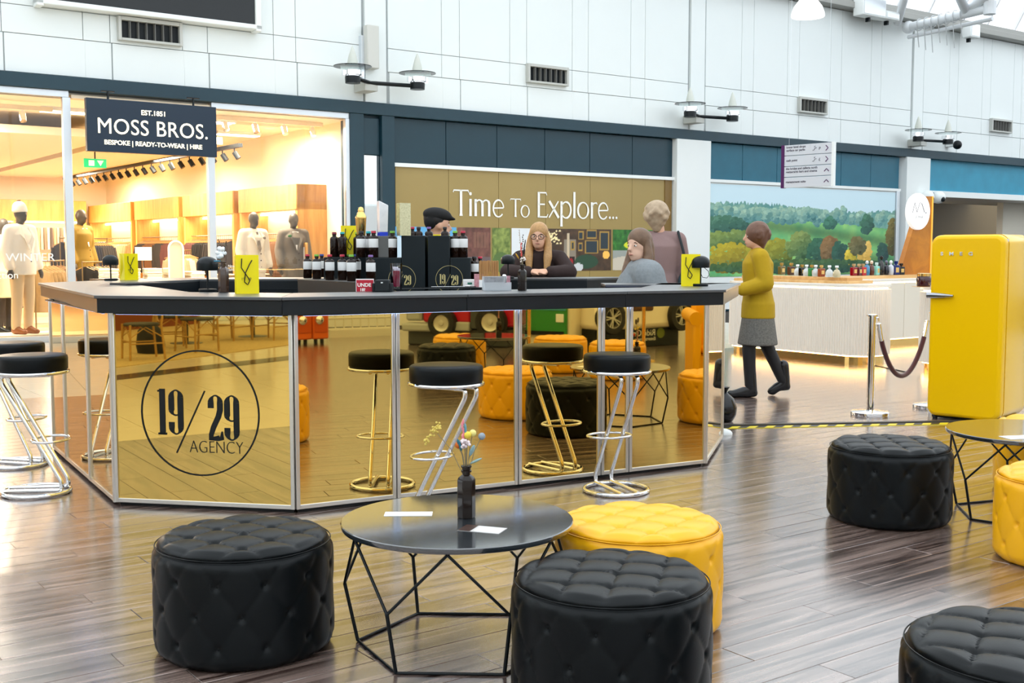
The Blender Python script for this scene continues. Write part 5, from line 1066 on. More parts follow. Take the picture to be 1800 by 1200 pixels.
for (x, y), rz, lab in (((348, 618), 1.2, 'rattan chair second in the corner panel reflection'), ((408, 598), 2.6, 'rattan chair third in the corner panel reflection'), ((478, 597), -.6, 'rattan chair at the right of the corner panel reflection'), ((300, 612), .2, 'rattan chair behind the nearest reflected one')):
    q = mB(x, y); dup(K0, (q.x, q.y, 0), qdir+rz, lab, T=TK)
for (x, y), lab in (((328, 604), 'round black bistro table among the rattan chairs'), ((445, 592), 'round black bistro table at the far rattan chairs')):
    q = mB(x, y); t = thing('bistro_table', lab, 'table', (q.x, q.y, 0)); MB().lathe([(0, .72), (.34, .72), (.34, .75), (0, .75)], 32).build('tabletop', blackm, t); MB().lathe([(.03, .03), (.03, .72)], 12).build('stem', blackm, t); MB().lathe([(.24, 0), (.24, .015), (.03, .035)], 28).build('base', blackm, t)
q = mB(265, 622); t = thing('backpack', 'dark backpack on the rug under the rattan chairs', 'bag', (q.x, q.y, .012)); MB().loft([(0, 0, 0, .20, .12), (0, 0, .1, .22, .14), (0, 0, .3, .19, .12), (0, 0, .40, .08, .06)]).build('pack', mat('dark_cloth', (.012, .013, .015), .8), t, smooth=60); MB().tube([(-.05, -.1, .35), (-.1, -.2, .2), (-.07, -.12, .03)], .015, 6).build('strap', blackmat, t)
rg = [mB(207, 646), mB(500, 608)]; rd = (rg[1]-rg[0]).normalized(); ang = math.atan2(rd.y, rd.x)
rug = MB().b(-7, 5, 0, 4.4, .0, .010).build('woven_rug', mat('woven_rug', '#b39a66', .9, noise=.5, nscale=45, bump=.8), loc=(rg[0].x, rg[0].y, 0), rz=ang)
rug.rotation_euler = (0, 0, ang+PI)
tag(rug, 'large woven beige rug under the rattan chairs, seen in the mirror', 'rug')
wd = MB().b(-7, 5, 4.5, 4.6, .0, 1.2).build('floor_standin_board', mat('red_brown_board', '#7a3a14', .5), loc=rug.location, rz=rug.rotation_euler[2]); tag(wd, 'red-brown board in place of brown floor beyond the rattan chairs', 'screen')  # upright board added in place of a reddish-brown floor zone
# orange capsule machines
ob = mat('orange_enamel', '#e2661c', .25, coat=.3); q0, q1 = mirr(520, 606), mirr(579, 603); d = q1-q0; an = math.atan2(d.y, d.x)
nmir = Vector((-math.sin(28.95*D2R), math.cos(28.95*D2R)))
def facing(q, a, want): return a if Vector((math.sin(a), -math.cos(a))).dot(want-q) > 0 else a+PI
want = Vector((0, 5))
for i in range(2):
    c = q0+d*((i+.5)/2); w = d.length/2-.01; t = thing('capsule_machine', 'orange capsule toy machine, %s in the reflection' % ('left one' if i == 0 else 'right one'), 'vending machine', (c.x, c.y, 0), facing(c, an, want), 'orange capsule machines')
    MB().b(-w/2, w/2, 0, .45, .07, 1.15).build('cabinet', ob, t, bev=.02)
    for x in (-w/2+.08, w/2-.08): MB().tube([(x, .08, 0), (x, .08, .08)], .03, 10).build('castor', blackm, t)
    for z in (.42, .92): MB().b(-w/2+.03, w/2-.03, -.012, 0, z-.25, z+.2).build('front_panel', mat('orange_panel', '#c9541a', .3), t, bev=.01)
    for z in (.66, .36):
        b = MB(); b.M = Matrix.Rotation(PI/2, 4, 'X'); b.lathe([(.06, .012), (.065, .03), (.03, .05), (0, .055)], 20, (.03, z, 0)); b.build('knob', chrome, t, smooth=50)
# railing beyond
q0, q1 = mirr(575, 592), mirr(692, 588); d = q1-q0; L = d.length
t = thing('railing', 'pale metal railing with zigzag bars, seen in the mirror', 'railing', (q0.x, q0.y, 0), math.atan2(d.y, d.x)); pm = mat('pale_metal', (.75, .74, .68), .4)
for z in (.12, .30, .95, 1.05): MB().tube([(0, 0, z), (L, 0, z)], .02, 8).build('rail', pm, t)
for i in range(9): MB().tube([(L*i/8, 0, 0), (L*i/8, 0, 1.05)], .014, 6).build('baluster', pm, t)
for i in range(8): MB().tube([(L*i/8, 0, .30 if i % 2 else .95), (L*(i+1)/8, 0, .95 if i % 2 else .30)], .012, 6).build('brace', pm, t)
MB().b(0, L, .1, .2, .0, .12).build('kerb', pm, t)
# ride-on vehicles
def wheel(t, x, y, z, r, w, spokes, side=-1):
    b = MB(); b.M = T3((x, y, z)) @ Matrix.Rotation(PI/2, 4, 'X'); b.lathe([(r*.62, -w/2), (r*.95, -w/2), (r, -w*.3), (r, w*.3), (r*.95, w/2), (r*.62, w/2)], 36, caps=False); wh = b.build('wheel', mat('tyre', (.012, .012, .012), .6), t, smooth=40)
    b = MB(); b.M = T3((x, y, z)) @ Matrix.Rotation(PI/2, 4, 'X'); hm = mat('alloy_rim', (.62, .61, .57), .3, metal=.6)
    if spokes:
        b.lathe([(r*.58, -w*.4), (r*.64, -w*.4), (r*.64, w*.45), (r*.58, w*.45)], 32, caps=False)
        for k in range(5):
            a = k*72*D2R
            for da in (-.11, .11): b.bar((0, 0, w*.35), (r*.6*math.cos(a+da*1.5), r*.6*math.sin(a+da*1.5), w*.40), r*.07, .02)
        b.lathe([(0, w*.42), (r*.14, w*.40), (r*.15, w*.3)], 16)
    else: b.lathe([(r*.62, w*.3), (r*.55, w*.42), (r*.45, w*.34), (r*.2, w*.36), (r*.15, w*.46), (0, w*.48)], 32)
    b.build('rim', hm, wh, smooth=40)
    if spokes: b = MB(); b.M = T3((x, y, z)) @ Matrix.Rotation(PI/2, 4, 'X'); b.lathe([(0, -w*.1), (r*.6, -w*.1), (r*.6, 0), (0, 0)], 24); b.build('brake_disc', mat('dark_disc', (.03, .03, .03), .5), wh)
q0, q1 = mirr(712, 606), mirr(905, 612); d = q1-q0; L = d.length; c = (q0+q1)/2; an = facing(c, math.atan2(d.y, d.x), want)
t = thing('toy_truck', 'red and grey children\'s ride-on truck on a dark base, seen in the mirror', 'toy car', (c.x, c.y, 0), an); fl_ = 1 if abs(an-math.atan2(d.y, d.x)) < .1 else -1
gr = mat('pale_grey_panel', (.42, .45, .46), .35); rdm = mat('truck_red', '#b81030', .25, coat=.4); dg_ = mat('dark_grey_base', (.06, .07, .075), .5)
MB().b(-L*.42, L*.5, .10, .9, .0, .26).build('base', dg_, t, bev=.02)
X = lambda u: fl_*(u-.5)*L
MB().b(X(.16), X(.60), .02, .9, .34, 1.1).build('front_body', rdm, t, bev=.04); MB().b(X(.72), X(1.0), .02, .9, .30, 1.1).build('rear_body', rdm, t, bev=.04); MB().b(X(.0), X(.15), .02, .9, .36, 1.0).build('nose', gr, t, bev=.04)
MB().b(X(-.02), X(.28), -.06, .2, .21, .33).build('bumper', gr, t, bev=.03); MB().b(X(.46), X(.60), -.03, .1, .23, .36).build('side_step', gr, t, bev=.02); MB().b(X(.60), X(.72), .0, .8, .26, 1.1).build('door_pillar', dg_, t, bev=.02)
wheel(t, X(.36), -.03, .34, .215, .16, False); wheel(t, X(.80), -.03, .37, .235, .16, False)
q0, q1 = mirr(920, 611), mirr(1005, 615); d = q1-q0; L = d.length; c = (q0+q1)/2; an = facing(c, math.atan2(d.y, d.x), want)
t = thing('toy_kiosk', 'white ride-on cabin with a green landscape picture panel, seen in the mirror', 'toy car', (c.x, c.y, 0), an); fl_ = 1 if abs(an-math.atan2(d.y, d.x)) < .1 else -1
MB().b(-L*.5, L*.5, .1, .5, 0, 1.4).build('cabin', mat('cream_plastic', '#e9dfc6', .35), t, bev=.06)
o = MB().b(-L*.5*fl_, L*.36*fl_, .06, .1, .19, 1.2).build('picture_panel', mat('grass_green', '#2f8a3a', .35), t, bev=.06); MB().b(-L*.5*fl_, L*.34*fl_, .05, .06, .55, 1.15).build('sky_print', mat('lake_blue', '#3f9fb8', .35, noise=.5, nscale=5), t); MB().b(-L*.5*fl_, L*.3*fl_, .049, .06, .19, .25).build('dark_edge', blackm, t); MB().b(L*.14*fl_, L*.30*fl_, .045, .06, .38, .50).build('white_badge', white, t, bev=.02)
q0, q1 = mirr(1052, 616), mirr(1222, 605); d = q1-q0; L = d.length; c = (q0+q1)/2; an = facing(c, math.atan2(d.y, d.x), want); fl_ = 1 if abs(an-math.atan2(d.y, d.x)) < .1 else -1; X = lambda u: fl_*(u-.5)*L
t = thing('toy_car', 'white children\'s ride-on car with alloy wheels on a black base, seen in the mirror', 'toy car', (c.x, c.y, 0), an); wc = mat('car_white', '#efe6d4', .2, coat=.5)
MB().b(X(.02), X(.88), .12, .5, .0, .28).build('base', blackm, t, bev=.01); MB().b(X(.0), X(1.0), .02, .6, .27, .66).build('sill', wc, t, bev=.08); MB().b(X(.0), X(.30), .03, .58, .5, 1.1).build('front_wing', wc, t, bev=.12); MB().b(X(.62), X(1.0), .03, .58, .5, 1.1).build('rear_wing', wc, t, bev=.12)
MB().b(X(.34), X(.56), .0, .5, .52, 1.1).build('door_opening', mat('brown_interior', '#5a3a22', .7), t, bev=.04); wheel(t, X(.83), .01, .45, .235, .16, True); wheel(t, X(.12), .01, .45, .235, .16, True)
text('Ride On', 'lettering', .13, wl, t, T3((-.24, .115, .16)), .002); text('Entertainment', 'lettering', .07, wl, t, T3((-.24, .115, .09)), .002)
b = MB(); b.M = T3((-.34, .115, .19)) @ Matrix.Rotation(PI/2, 4, 'X'); b.lathe([(0, 0), (.075, 0), (.075, .004), (0, .004)], 24); b.build('round_mark', mat('olive_mark', '#6c7a2a', .5), t)
for (x, y), lab in (((930, 625), 'slim gold post left in the mirror beside the white ride'), ((1131, 634), 'slim gold post right in the mirror before the white car')):
    q = mirr(x, y); t = thing('barrier_post', lab, 'post', (q.x, q.y, 0)); MB().lathe([(.15, 0), (.15, .015), (.03, .03)], 28).build('base', brass, t); MB().lathe([(.024, .02), (.024, .95)], 14).build('post', brass, t, smooth=40)
q = mirr(1216, 668); t = thing('wing_armchair', 'yellow leather wing armchair with rolled arms, seen in the mirror', 'armchair', (q.x+.15, q.y+.25, 0), facing(q, 29*D2R, want)+.5, None, .74)
MB().b(-.36, .36, -.30, .36, .08, .40).build('base', leathery, t, bev=.03); MB().b(-.30, .30, -.38, .24, .40, .50).build('seat_cushion', leathery, t, bev=.04); MB().b(-.36, .36, .24, .42, .38, 1.15).build('backrest', leathery, t, bev=.06)
for s in (-1, 1): MB().b(s*.32, s*.44, -.36, .40, .08, .92).build('wing', leathery, t, bev=.03); MB().tube([(s*.40, -.37, .92), (s*.40, .40, .95)], .10, 16).build('rolled_arm', leathery, t, smooth=50)
for x in (-.32, .32):
    for y in (-.26, .32): MB().tube([(x, y, 0), (x, y, .09)], .025, 8).build('leg', blackm, t)
# ------------------------------------------------ people and dressed figures
def V3(*a): return Vector(a)
def remesh(b, name, m, parent, vox=.014, sm=4):
    me = b.mesh(name, m); o = bpy.data.objects.new('tmp', me); COL.objects.link(o)
    r = o.modifiers.new('r', 'REMESH'); r.mode = 'VOXEL'; r.voxel_size = vox; r.use_smooth_shade = True
    s = o.modifiers.new('s', 'SMOOTH'); s.iterations = sm; s.factor = .5
    dg = bpy.context.evaluated_depsgraph_get(); nm = bpy.data.meshes.new_from_object(o.evaluated_get(dg)); bpy.data.objects.remove(o); bpy.data.meshes.remove(me); nm.name = name
    nm.materials.clear(); nm.materials.append(m); nm.polygons.foreach_set('use_smooth', [True]*len(nm.polygons)); return link(name, nm, parent)
def limb(b, pts, rs, n=5):
    for i in range(len(pts)-1):
        b.tube([pts[i].lerp(pts[i+1], k/n) for k in range(n+1)], [rs[i]+(rs[i+1]-rs[i])*k/n for k in range(n+1)], 14)
    for p, r in zip(pts, rs): b.ell(p, (r, r, r), 12, 8)
def hand(b, wr, d, side, s=1.0):     # palm and five fingers, slightly curled; d points along the hand
    d = d.normalized(); x = d.cross(V3(0, 0, 1)); x = V3(1, 0, 0) if x.length < .1 else x.normalized(); z = x.cross(d)
    limb(b, [wr, wr+d*.045*s, wr+d*.085*s], [.024*s, .032*s, .030*s])
    for k, (o, L) in enumerate(((-.028, .062), (-.010, .074), (.009, .070), (.027, .055))):
        a = wr+d*.08*s+x*o*s; limb(b, [a, a+d*L*.5*s-z*.004, a+d*L*.9*s-z*.018*s], [.0095*s, .0088*s, .0075*s], 2)
    a = wr+d*.03*s-x*side*.028*s; limb(b, [a, a+d*.03*s-x*side*.022*s-z*.01, a+d*.06*s-x*side*.026*s-z*.02], [.012*s, .0105*s, .0085*s], 2)
def head(b, hc, f, s=1.0, male=False):   # f: unit facing direction
    f = f.normalized(); x = f.cross(V3(0, 0, 1)).normalized(); R = Matrix((x, f, V3(0, 0, 1))).transposed()
    b.ell(hc+V3(0, 0, .02*s), (.074*s, .094*s, .10*s), 20, 14, R); b.ell(hc+f*.025*s-V3(0, 0, .045*s), (.056*s, .066*s, .072*s), 18, 12, R)
    b.ell(hc+f*.062*s-V3(0, 0, .085*s), (.026*s, .024*s, .022*s), 12, 8, R)                              # chin
    b.tube([hc+f*.088*s+V3(0, 0, .012*s), hc+f*.112*s-V3(0, 0, .030*s)], [.009*s, .014*s], 8); b.ell(hc+f*.108*s-V3(0, 0, .03*s), (.014*s, .012*s, .009*s), 8, 6)
    b.ell(hc+f*.086*s-V3(0, 0, .062*s), (.024*s, .010*s, .010*s), 10, 6, R)                              # lips
    for q in (-1, 1): b.ell(hc+x*q*.073*s-V3(0, 0, .012*s)-f*.005, (.010*s, .020*s, .030*s), 8, 6, R)
    return x, R
BASE = dict(pelvis=(0, 0, .93), waist=(0, 0, 1.07), chest=(0, 0, 1.28), neck=(0, .01, 1.43), head=(0, -.01, 1.575),
            sh_l=(.175, .01, 1.385), el_l=(.225, .03, 1.11), wr_l=(.235, -.06, .87), sh_r=(-.175, .01, 1.385), el_r=(-.225, .03, 1.11), wr_r=(-.235, -.06, .87),
            hip_l=(.085, 0, .90), kn_l=(.095, -.01, .49), an_l=(.10, .03, .085), hip_r=(-.085, 0, .90), kn_r=(-.095, -.01, .49), an_r=(-.10, .03, .085), face=(0, -1, 0))
def turned(t, pose, k):              # poses written facing -x (k=1) or +x (k=-1): stand them facing -y and turn the root
    t.rotation_euler.z -= k*PI/2; return {n: (-k*v[1], k*v[0], v[2]) for n, v in pose.items()}
def figure(t, pose, skin, parts, vox=.012, hand_on=True, s=1.0, seat_z=0):
    J = {k: V3(*v) for k, v in {**BASE, **pose}.items()}; f = J['face'].normalized()
    toes = {q: J.get('toe_'+q, J['an_'+q]+V3(f.x*.15, f.y*.15, -.06)) for q in 'lr'}
    def torso(b, g=0.0, top=True, low=0.0):
        P, Wt, Ch, N = J['pelvis'], J['waist'], J['chest'], J['neck']
        mid = Ch.lerp(N, .55)
        b.loft([(P.x, P.y, P.z-.08-low, .15+g, .11+g), (P.x, P.y, P.z, .165+g, .12+g), (Wt.x, Wt.y, Wt.z, .135+g, .10+g), (Ch.x, Ch.y, Ch.z-.06, .155+g, .115+g), (Ch.x, Ch.y, Ch.z+.03, .165+g, .115+g), (mid.x, mid.y, mid.z, .13+g, .085+g), (N.x, N.y, N.z-.02, .055+g, .055+g)], 24)
        for q in 'lr': limb(b, [N-V3(0, 0, .055), J['sh_'+q]-V3(0, 0, .015)], [.058+g, .050+g])
    b = MB(); torso(b, -.012); limb(b, [J['neck']-V3(0, 0, .05), J['neck']+V3(0, 0, .03), J['head']-V3(0, 0, .02)], [.058, .050, .052]); x, R = head(b, J['head'], f)
    for q, sd in (('l', 1), ('r', -1)):
        limb(b, [J['sh_'+q], J['el_'+q], J['wr_'+q]], [.048, .037, .026]); limb(b, [J['hip_'+q], J['kn_'+q], J['an_'+q]], [.085, .056, .040]); limb(b, [J['an_'+q], toes[q]], [.04, .03])
        hand(b, J['wr_'+q], J.get('hd_'+q, J['wr_'+q]-J['el_'+q]), sd)
    body = remesh(b, 'body', skin, t, vox, 2)
    for nm, kind, m, g in parts:
        b = MB()
        if kind == 'jacket' or kind == 'coat':
            torso(b, g, low=.06 if kind == 'jacket' else .30)
            b.loft([(J['pelvis'].x, J['pelvis'].y, J['pelvis'].z-.1-(.05 if kind == 'jacket' else .30), .17+g, .13+g), (J['pelvis'].x, J['pelvis'].y, J['pelvis'].z, .17+g, .125+g)], 24)
            for q in 'lr': limb(b, [J['sh_'+q]-V3(0, 0, .022), J['el_'+q], J['wr_'+q].lerp(J['el_'+q], .08)], [.054+g, .050+g, .040+g*.8])
        elif kind == 'collar':
            N = J['neck']; b.loft([(N.x, N.y, N.z-.05, .075, .075), (N.x, N.y, N.z+.005, .066, .066), (N.x, N.y+.005, N.z+.02, .064, .064)], 20)
        elif kind == 'trousers':
            b.loft([(J['pelvis'].x, J['pelvis'].y, J['pelvis'].z-.09, .165, .125), (J['pelvis'].x, J['pelvis'].y, J['pelvis'].z+.06, .155, .115)], 24)
            for q in 'lr': limb(b, [J['hip_'+q], J['kn_'+q], J['an_'+q]+V3(0, 0, .01)], [.098+g, .070+g, .055+g])
        elif kind == 'shoes':
            for q in 'lr':
                a = J['an_'+q]; d = (toes[q]-a); d.z = 0; d = d.normalized() if d.length > .01 else f; zf = min(a.z-.085, toes[q].z-.025)
                limb(b, [a+V3(0, 0, .16 if nm == 'boots' else .05), a-V3(0, 0, .03)-d*.02], [.054+g, .048+g]); limb(b, [a-V3(0, 0, .01), toes[q]], [.047+g, .036+g]); limb(b, [a-d*.035-V3(0, 0, .045), a+d*.06-V3(0, 0, .048), toes[q]+d*.02+V3(0, 0, .004)], [.040+g, .042+g, .034+g])
        elif kind == 'hair_long':
            h = J['head']; b.ell(h-f*.010+V3(0, 0, .046), (.088, .100, .094), 20, 14, R)
            for q in (-1, 1): limb(b, [h+x*q*.065+V3(0, 0, .03)-f*.01, h+x*q*.086-V3(0, 0, .07)-f*.005, h+x*q*.088-V3(0, 0, .19)+f*.035, h+x*q*.078-V3(0, 0, .33)+f*.07], [.030, .036, .042, .022])
            limb(b, [h-f*.06, h-f*.075-V3(0, 0, .12), h-f*.085-V3(0, 0, .26)], [.075, .07, .05])
        elif kind == 'hair_bob':
            h = J['head']; b.ell(h-f*.022+V3(0, 0, .03), (.112, .116, .116), 20, 14, R); b.ell(h-f*.05-V3(0, 0, .035), (.088, .07, .075), 16, 10, R)
            for q in range(44): a = rng.uniform(0, 2*PI); e = rng.uniform(-.5, 1.2); d = V3(math.cos(a)*math.cos(e), math.sin(a)*math.cos(e), math.sin(e)); b.ell(h-f*.03+V3(0, 0, .02)+d*.100 if d.dot(f) < .35 else h-f*.03+V3(0, 0, .06)+V3(0, 0, .06), (.028, .028, .026), 8, 6)
            limb(b, [h-f*.055-V3(0, 0, .03), h-f*.05-V3(0, 0, .10)], [.07, .045])
        elif kind == 'hair_short':
            h = J['head']; b.ell(h-f*.022+V3(0, 0, .042), (.083, .095, .088), 20, 14, R)
        elif kind == 'cap':
            h = J['head']; b.ell(h+V3(0, 0, .075)-f*.005, (.092, .118, .062), 22, 10, R); b.ell(h+V3(0, 0, .058)+f*.09, (.066, .062, .014), 16, 6, R); b.ell(h+V3(0, 0, .02)-f*.055, (.080, .058, .07), 16, 10, R)
        elif kind == 'beanie':
            h = J['head']; b.loft([(h.x, h.y+.01, h.z+.022, .088, .104), (h.x, h.y+.01, h.z+.06, .094, .108), (h.x, h.y+.01, h.z+.062, .088, .102), (h.x, h.y+.015, h.z+.11, .084, .096), (h.x, h.y+.02, h.z+.155, .060, .070), (h.x, h.y+.02, h.z+.175, .02, .025)], 24)
        elif kind == 'skirt':
            P = J['pelvis']; b.loft([(P.x, P.y, P.z-.40, .24, .19), (P.x, P.y, P.z-.2, .205, .16), (P.x, P.y, P.z+.02, .17, .13)], 24)
        o = remesh(b, nm, m, t, vox, 5 if 'hair' not in kind else 3)
    return J, f, x, R
def face(t, J, f, x, R, skinname, glasses=False):
    h = J['head']
    for q in (-1, 1):
        MB().ell(h+f*.079+x*q*.031+V3(0, 0, .004), (.013, .007, .007), 10, 6, R).build('eye', mat('eye_white', (.75, .73, .7), .3), t, smooth=60); MB().ell(h+f*.0845+x*q*.031+V3(0, 0, .004), (.0055, .003, .0055), 8, 6, R).build('iris', mat('iris', (.04, .03, .02), .2), t, smooth=60)
        MB().tube([h+f*.084+x*q*.016+V3(0, 0, .022), h+f*.083+x*q*.034+V3(0, 0, .027), h+f*.074+x*q*.05+V3(0, 0, .020)], [.003, .004, .002], 6).build('eyebrow', mat('eyebrow', (.12, .07, .04), .8), t)
        if glasses: MB().tube([h+f*.100+x*q*.034+(x*math.cos(a*D2R)*.027+V3(0, 0, 1)*math.sin(a*D2R)*.022) for a in range(0, 360, 24)], .0028, 6, closed=True).build('spectacle_rim', blackm, t, smooth=60); MB().tube([h+f*.098+x*q*.06+V3(0, 0, .004), h+x*q*.082+V3(0, 0, .008)], .0022, 5).build('spectacle_arm', blackm, t)
    if glasses: MB().tube([h+f*.102-x*.008, h+f*.102+x*.008], .0022, 5).build('spectacle_bridge', blackm, t)
    MB().tube([h+f*.0925-x*.022-V3(0, 0, .061), h+f*.0985-V3(0, 0, .060), h+f*.0925+x*.022-V3(0, 0, .061)], [.002, .0045, .002], 6).build('lips', mat('lips', (.45, .16, .13), .4), t, smooth=60)
skin = mat('skin', '#d9a88c', .5); skin2 = mat('skin_pale', '#e2b8a0', .5); blond = mat('blond_hair', '#b48a58', .45, noise=.4, nscale=60); brown_h = mat('brown_hair', '#5c4434', .45, noise=.5, nscale=60)
# woman leaning on the back counter
p = aty(948, 440, 10.75); t = thing('person', 'woman with long blond hair and glasses in a dark brown jumper at the back counter', 'person', (p.x, 10.72, 0), 0)
J = figure(t, dict(chest=(0, -.08, 1.25), neck=(0, -.14, 1.39), head=(-.01, -.18, 1.525), waist=(0, -.02, 1.06), sh_l=(.185, -.12, 1.345), el_l=(.27, -.27, 1.20), wr_l=(.08, -.42, 1.205), hd_l=(-1, -.1, 0), sh_r=(-.185, -.12, 1.345), el_r=(-.30, -.26, 1.20), wr_r=(-.10, -.46, 1.205), hd_r=(1, -.15, 0), face=(-.16, -1, -.02)), skin, [('jumper', 'jacket', mat('dark_brown_knit', '#2c1c1a', .85, bump=.6, nscale=120), .022), ('trousers', 'trousers', blackm, 0), ('shoes', 'shoes', blackm, 0), ('hair', 'hair_long', blond, 0)], .010)
face(t, *J, 'skin', True)
# woman in a grey coat, turned to the left
p = aty(1131, 440, 8.85); t = thing('person', 'young woman with long brown-blond hair in a grey wool coat looking left', 'person', (p.x, 8.85, -.05), .35, None, 1.06)
st = thing('bar_stool', 'black bar stool under the woman in the grey coat', 'bar stool', (p.x+.02, 8.86, 0)); MB().lathe([(0, .60), (.17, .60), (.18, .61), (.18, .66), (0, .67)], 28).build('seat', leatherk, st); MB().lathe([(.02, .02), (.02, .6)], 12).lathe([(.19, 0), (.19, .012), (.02, .03)], 28).build('pedestal', chrome, st)
J = figure(t, turned(t, dict(pelvis=(0, 0, .76), waist=(0, 0, .90), chest=(-.02, -.02, 1.10), neck=(-.03, -.02, 1.25), head=(-.05, -.03, 1.395), sh_l=(.03, .165, 1.205), el_l=(-.02, .22, .95), wr_l=(-.22, .17, .86), sh_r=(-.05, -.19, 1.205), el_r=(-.03, -.25, .95), wr_r=(-.22, -.17, .86), hip_l=(-.03, .085, .74), kn_l=(-.42, .10, .68), an_l=(-.40, .10, .26), hip_r=(-.03, -.085, .74), kn_r=(-.42, -.10, .68), an_r=(-.38, -.10, .26), face=(-1, -.42, .03)), 1), skin2, [('coat', 'jacket', mat('grey_wool', '#83898d', .9, noise=.2, nscale=60, bump=.6), .065), ('blouse_collar', 'collar', mat('cream_blouse', '#dccbb8', .7), 0), ('trousers', 'trousers', mat('dark_denim', '#1c222c', .8), 0), ('shoes', 'shoes', blackm, 0), ('hair', 'hair_long', mat('ombre_hair', '#6e5440', .45, noise=.6, nscale=18), 0)], .010)
face(t, *J, 'skin')
# woman seen from behind
p = aty(1158, 440, 11.2); t = thing('person', 'fair-haired woman seen from behind in a mauve jumper with a teal shoulder bag', 'person', (p.x, 11.2, 0), 0, None, 1.10)
J = figure(t, dict(an_l=(.10, .18, .12), kn_l=(.1, .12, .5), an_r=(-.1, -.14, .085), kn_r=(-.1, -.08, .49), face=(.12, 1, 0), head=(-.02, .01, 1.575), neck=(0, -.0, 1.43), wr_l=(.24, -.0, .9), wr_r=(-.22, .12, .95)), skin, [('jumper', 'jacket', mat('mauve_knit', '#8d7472', .85, bump=.5, nscale=100), .02), ('trousers', 'trousers', mat('dark_denim', (0, 0, 0)), 0), ('shoes', 'shoes', blackm, 0), ('hair', 'hair_bob', mat('ash_blond', '#b09a80', .6, noise=.3, nscale=30), 0)], .011)
sb = thing('shoulder_bag', 'teal cloth bag hanging from the shoulder of the woman seen from behind', 'bag', (p.x+.27, 11.16, .80)); MB().loft([(0, 0, 0, .10, .17), (0, 0, .08, .115, .19), (0, 0, .33, .08, .16), (0, 0, .40, .05, .12)], 18).build('bag_body', mat('teal_canvas', '#3a5258', .8, noise=.2), sb, smooth=50)
MB().tube([(0, -.10, .38), (-.05, -.09, .60), (-.09, -.02, .78), (-.06, .08, .62), (0, .10, .38)], .013, 8).build('strap', mat('dark_strap', '#20282c', .7), sb, smooth=60)
# man in a flat cap inside the bar
p = aty(765, 440, 8.95); t = thing('person', 'man in a black flat cap standing behind the bottle stands', 'person', (p.x, 8.98, 0), 0)
J = figure(t, turned(t, dict(face=(1, .35, -.1), head=(.02, 0, 1.60), neck=(0, 0, 1.45), an_l=(.06, .1, .085), an_r=(.04, -.1, .085), kn_l=(.05, .09, .49), kn_r=(.05, -.09, .49), hip_l=(0, .085, .9), hip_r=(0, -.085, .9), sh_l=(0, .18, 1.39), sh_r=(0, -.18, 1.39), el_l=(0, .23, 1.12), el_r=(0, -.23, 1.12), wr_l=(.12, .2, .98), wr_r=(.12, -.2, .98)), -1), skin, [('black_shirt', 'jacket', blackmat, .012), ('trousers', 'trousers', mat('dark_denim', (0, 0, 0)), 0), ('shoes', 'shoes', blackm, 0), ('hair', 'hair_short', mat('dark_hair', (.012, .010, .010), .6), 0), ('flat_cap', 'cap', mat('black_wool', (.008, .008, .009), .85), 0)], .011)
face(t, *J, 'skin')
# woman in a yellow coat striding left
p = at(1330, 696); t = thing('person', 'woman in a mustard yellow coat and patterned skirt striding left past the bar', 'person', (p.x, p.y, 0), 0)
J = figure(t, turned(t, dict(pelvis=(0, 0, .90), waist=(-.01, 0, 1.04), chest=(-.01, 0, 1.25), neck=(-.015, 0, 1.40), head=(-.04, 0, 1.535), sh_l=(0, .165, 1.355), el_l=(.10, .21, 1.10), wr_l=(.06, .27, .86), sh_r=(-.02, -.165, 1.355), el_r=(.02, -.215, 1.09), wr_r=(-.20, -.17, 1.03), hip_l=(0, .08, .88), kn_l=(.10, .08, .50), an_l=(.27, .07, .13), toe_l=(.17, .07, .035), hip_r=(0, -.08, .88), kn_r=(-.10, -.08, .48), an_r=(-.08, -.08, .085), toe_r=(-.25, -.08, .03), face=(-1, 0, -.06)), 1), skin, [('coat', 'jacket', mat('mustard_coat', '#b29106', .8, noise=.08, nscale=20), .03), ('skirt', 'skirt', mat('grey_check_skirt', '#66645f', .8, noise=.7, nscale=70), 0), ('tights', 'trousers', mat('black_tights', (.012, .012, .014), .6), -.003), ('boots', 'shoes', mat('black_boot', (.010, .010, .011), .25), .0), ('hair', 'hair_bob', mat('auburn_hair', '#6a4a3a', .5, noise=.3, nscale=40), 0)], .011)
face(t, *J, 'skin')
